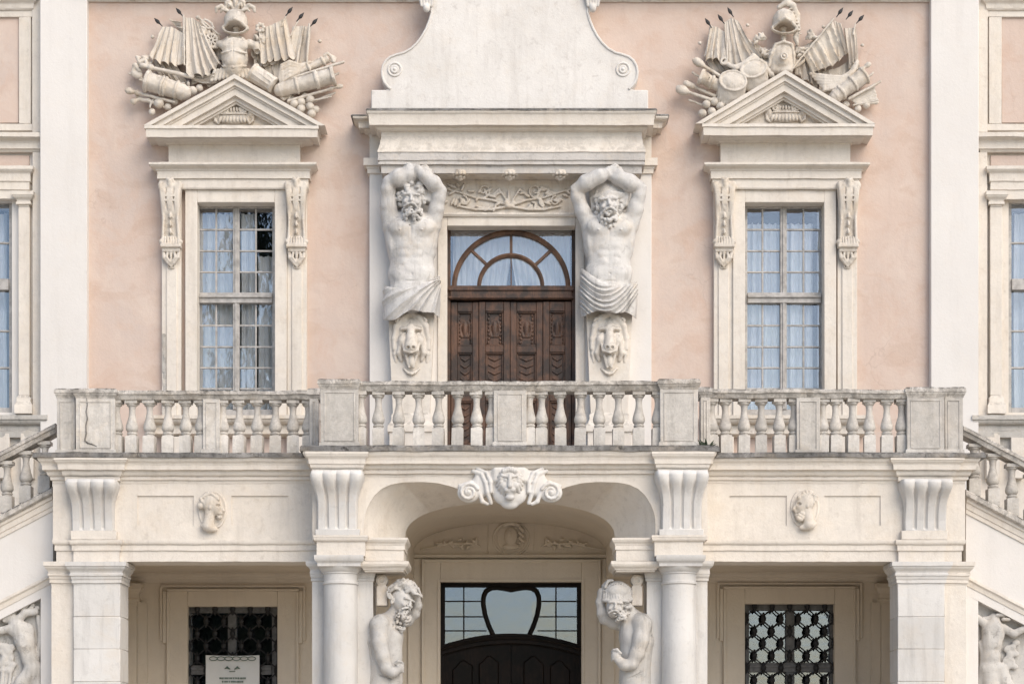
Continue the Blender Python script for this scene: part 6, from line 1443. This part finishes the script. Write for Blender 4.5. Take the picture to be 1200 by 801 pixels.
rod(t, (818, 74), (850, 94), 2, 12, knob=5); rod(t, (799, 106), (838, 119), 2, 11, knob=5.5); rod(t, (806, 98), (838, 112), 2.2, 8, knob=4)
rod(t, (1016, 78), (978, 106), 1.6, 15, knob=3); rod(t, (1031, 97), (994, 117), 1.7, 13); rod(t, (1029, 117), (1000, 123), 1.1, 9)
V = Vox(992, 1034, 94, 132, -2, 16, .7)
for i in range(5): V.cap((998+2*i, 116+1.4*i, 8), (1024+i, 103+4.*i, 7), 1.6, 2.4, .7)
trophy_part(t, 'quiver', V)
for x, y in ((837, 118.5), (828, 122), (834, 130.5), (823, 132.5), (844, 124)): ball(t, x, y, 5)
for x, y in ((821, 48), (877, 27), (1012, 50.5), (966, 29)): ball(t, x, y, 2.2, 3)
for cx_f, cy_f in ((951, 42), (891, 45)):
    V = Vox(cx_f-16, cx_f+16, cy_f-14, cy_f+16, -2, 18, .7); rg = random.Random(int(cx_f))
    for i in range(14): a = rg.uniform(0, 6.28); r_ = rg.uniform(2, 9); V.ell((cx_f+r_*math.cos(a), cy_f+r_*.7*math.sin(a), 7+rg.uniform(-1, 3)), (3.4, 2, 2.4), rg.uniform(0, 180), k=.5)
    trophy_part(t, 'leaf_spray', V)

flag(t, [(826, 60), (846, 62)], [(836, 86), (868, 92)], 6, 2, 3, 2, 4, seed=41)
flag(t, [(868, 40), (884, 46), (900, 58)], [(872, 80), (890, 84), (906, 86)], 7, 2, 3, 3, 5, seed=42)
flag(t, [(930, 58), (946, 50), (958, 42)], [(934, 88), (952, 96), (968, 98)], 7, 2, 3, 3, 5, seed=43)
flag(t, [(956, 84), (984, 76), (1006, 62)], [(972, 112), (992, 112), (1014, 92)], 8, 2, 3, 2, 4, seed=44)
rod(t, (812, 84), (846, 104), 1.5, 6); rod(t, (1024, 84), (984, 116), 1.4, 5); rod(t, (808, 116), (834, 126), 1.4, 6)
for x, y in ((850, 121), (1006, 126), (1016, 122), (992, 121)): ball(t, x, y, 4.2, 6)
for cx_f, cy_f in ((938, 58), (900, 62), (868, 112), (966, 100)):
    V = Vox(cx_f-16, cx_f+16, cy_f-14, cy_f+16, -2, 18, .7); rg = random.Random(int(cx_f))
    for i in range(14): a = rg.uniform(0, 6.28); r_ = rg.uniform(2, 9); V.ell((cx_f+r_*math.cos(a), cy_f+r_*.7*math.sin(a), 5+rg.uniform(-1, 3)), (3.6, 2, 2.4), rg.uniform(0, 180), k=.5)
    trophy_part(t, 'leaf_spray', V)

# ------------------------------------------------------------------ tree behind the viewer that the window panes mirror
def tree(x, y, h, label):
    t = thing('evergreen_tree', (x, y, 0), label, 'tree'); rg = random.Random(6); mb = MB()
    mb.tube([(x, y, 0), (x+.1, y, h*.4), (x, y, h*.95)], [.38, .25, .05], 10)
    for i in range(40):
        z = h*(.1+.85*i/40); a = i*2.4; L = (4.6*(1-z/h)+.9); mb.tube([(x, y, z), (x+L*math.cos(a), y+L*math.sin(a), z+L*.25)], [.07, .02], 5)
    mb.build('trunk', 'bark', t); vs = []; fs = []
    for i in range(22000):
        z = h*(.03+.97*rg.random()**1.5); R = (6.2*(1-z/h)**1.3+.8)*(.75+.5*mnoise.noise((z*.7, i*.0001, 3)));  a = rg.uniform(0, 6.283); r_ = R*math.sqrt(rg.random())
        p = Vector((x+r_*math.cos(a), y+r_*math.sin(a), z)); d = Vector((rg.gauss(0, 1), rg.gauss(0, 1), rg.gauss(0, .6))).normalized(); e = d.cross(Vector((rg.gauss(0, 1), rg.gauss(0, 1), 1))).normalized(); s_ = rg.uniform(.10, .22)*(1.9 if z < 10 else 1)
        k = len(vs); vs += [p-d*s_*1.4, p+e*s_*.6, p+d*s_*1.4, p-e*s_*.6]; fs.append((k, k+1, k+2, k+3))
    finish('crown', [tuple(v) for v in vs], fs, 'leaf', t, recalc=False)
tree(-8.9, -41, 24, 'tall dark conical tree across the forecourt from the palace')

# broken plaster edge beside one window
mb = MB().stack([(Z(y, -.105), .0) for y in range(391, 488, 2)], X(190.6, -.105), X(194.5, -.105), -.112, -.02, 2).wear(.018, 14).wear(.008, 40)
mb.build('broken_edge', 'slate', palace, smooth=20)
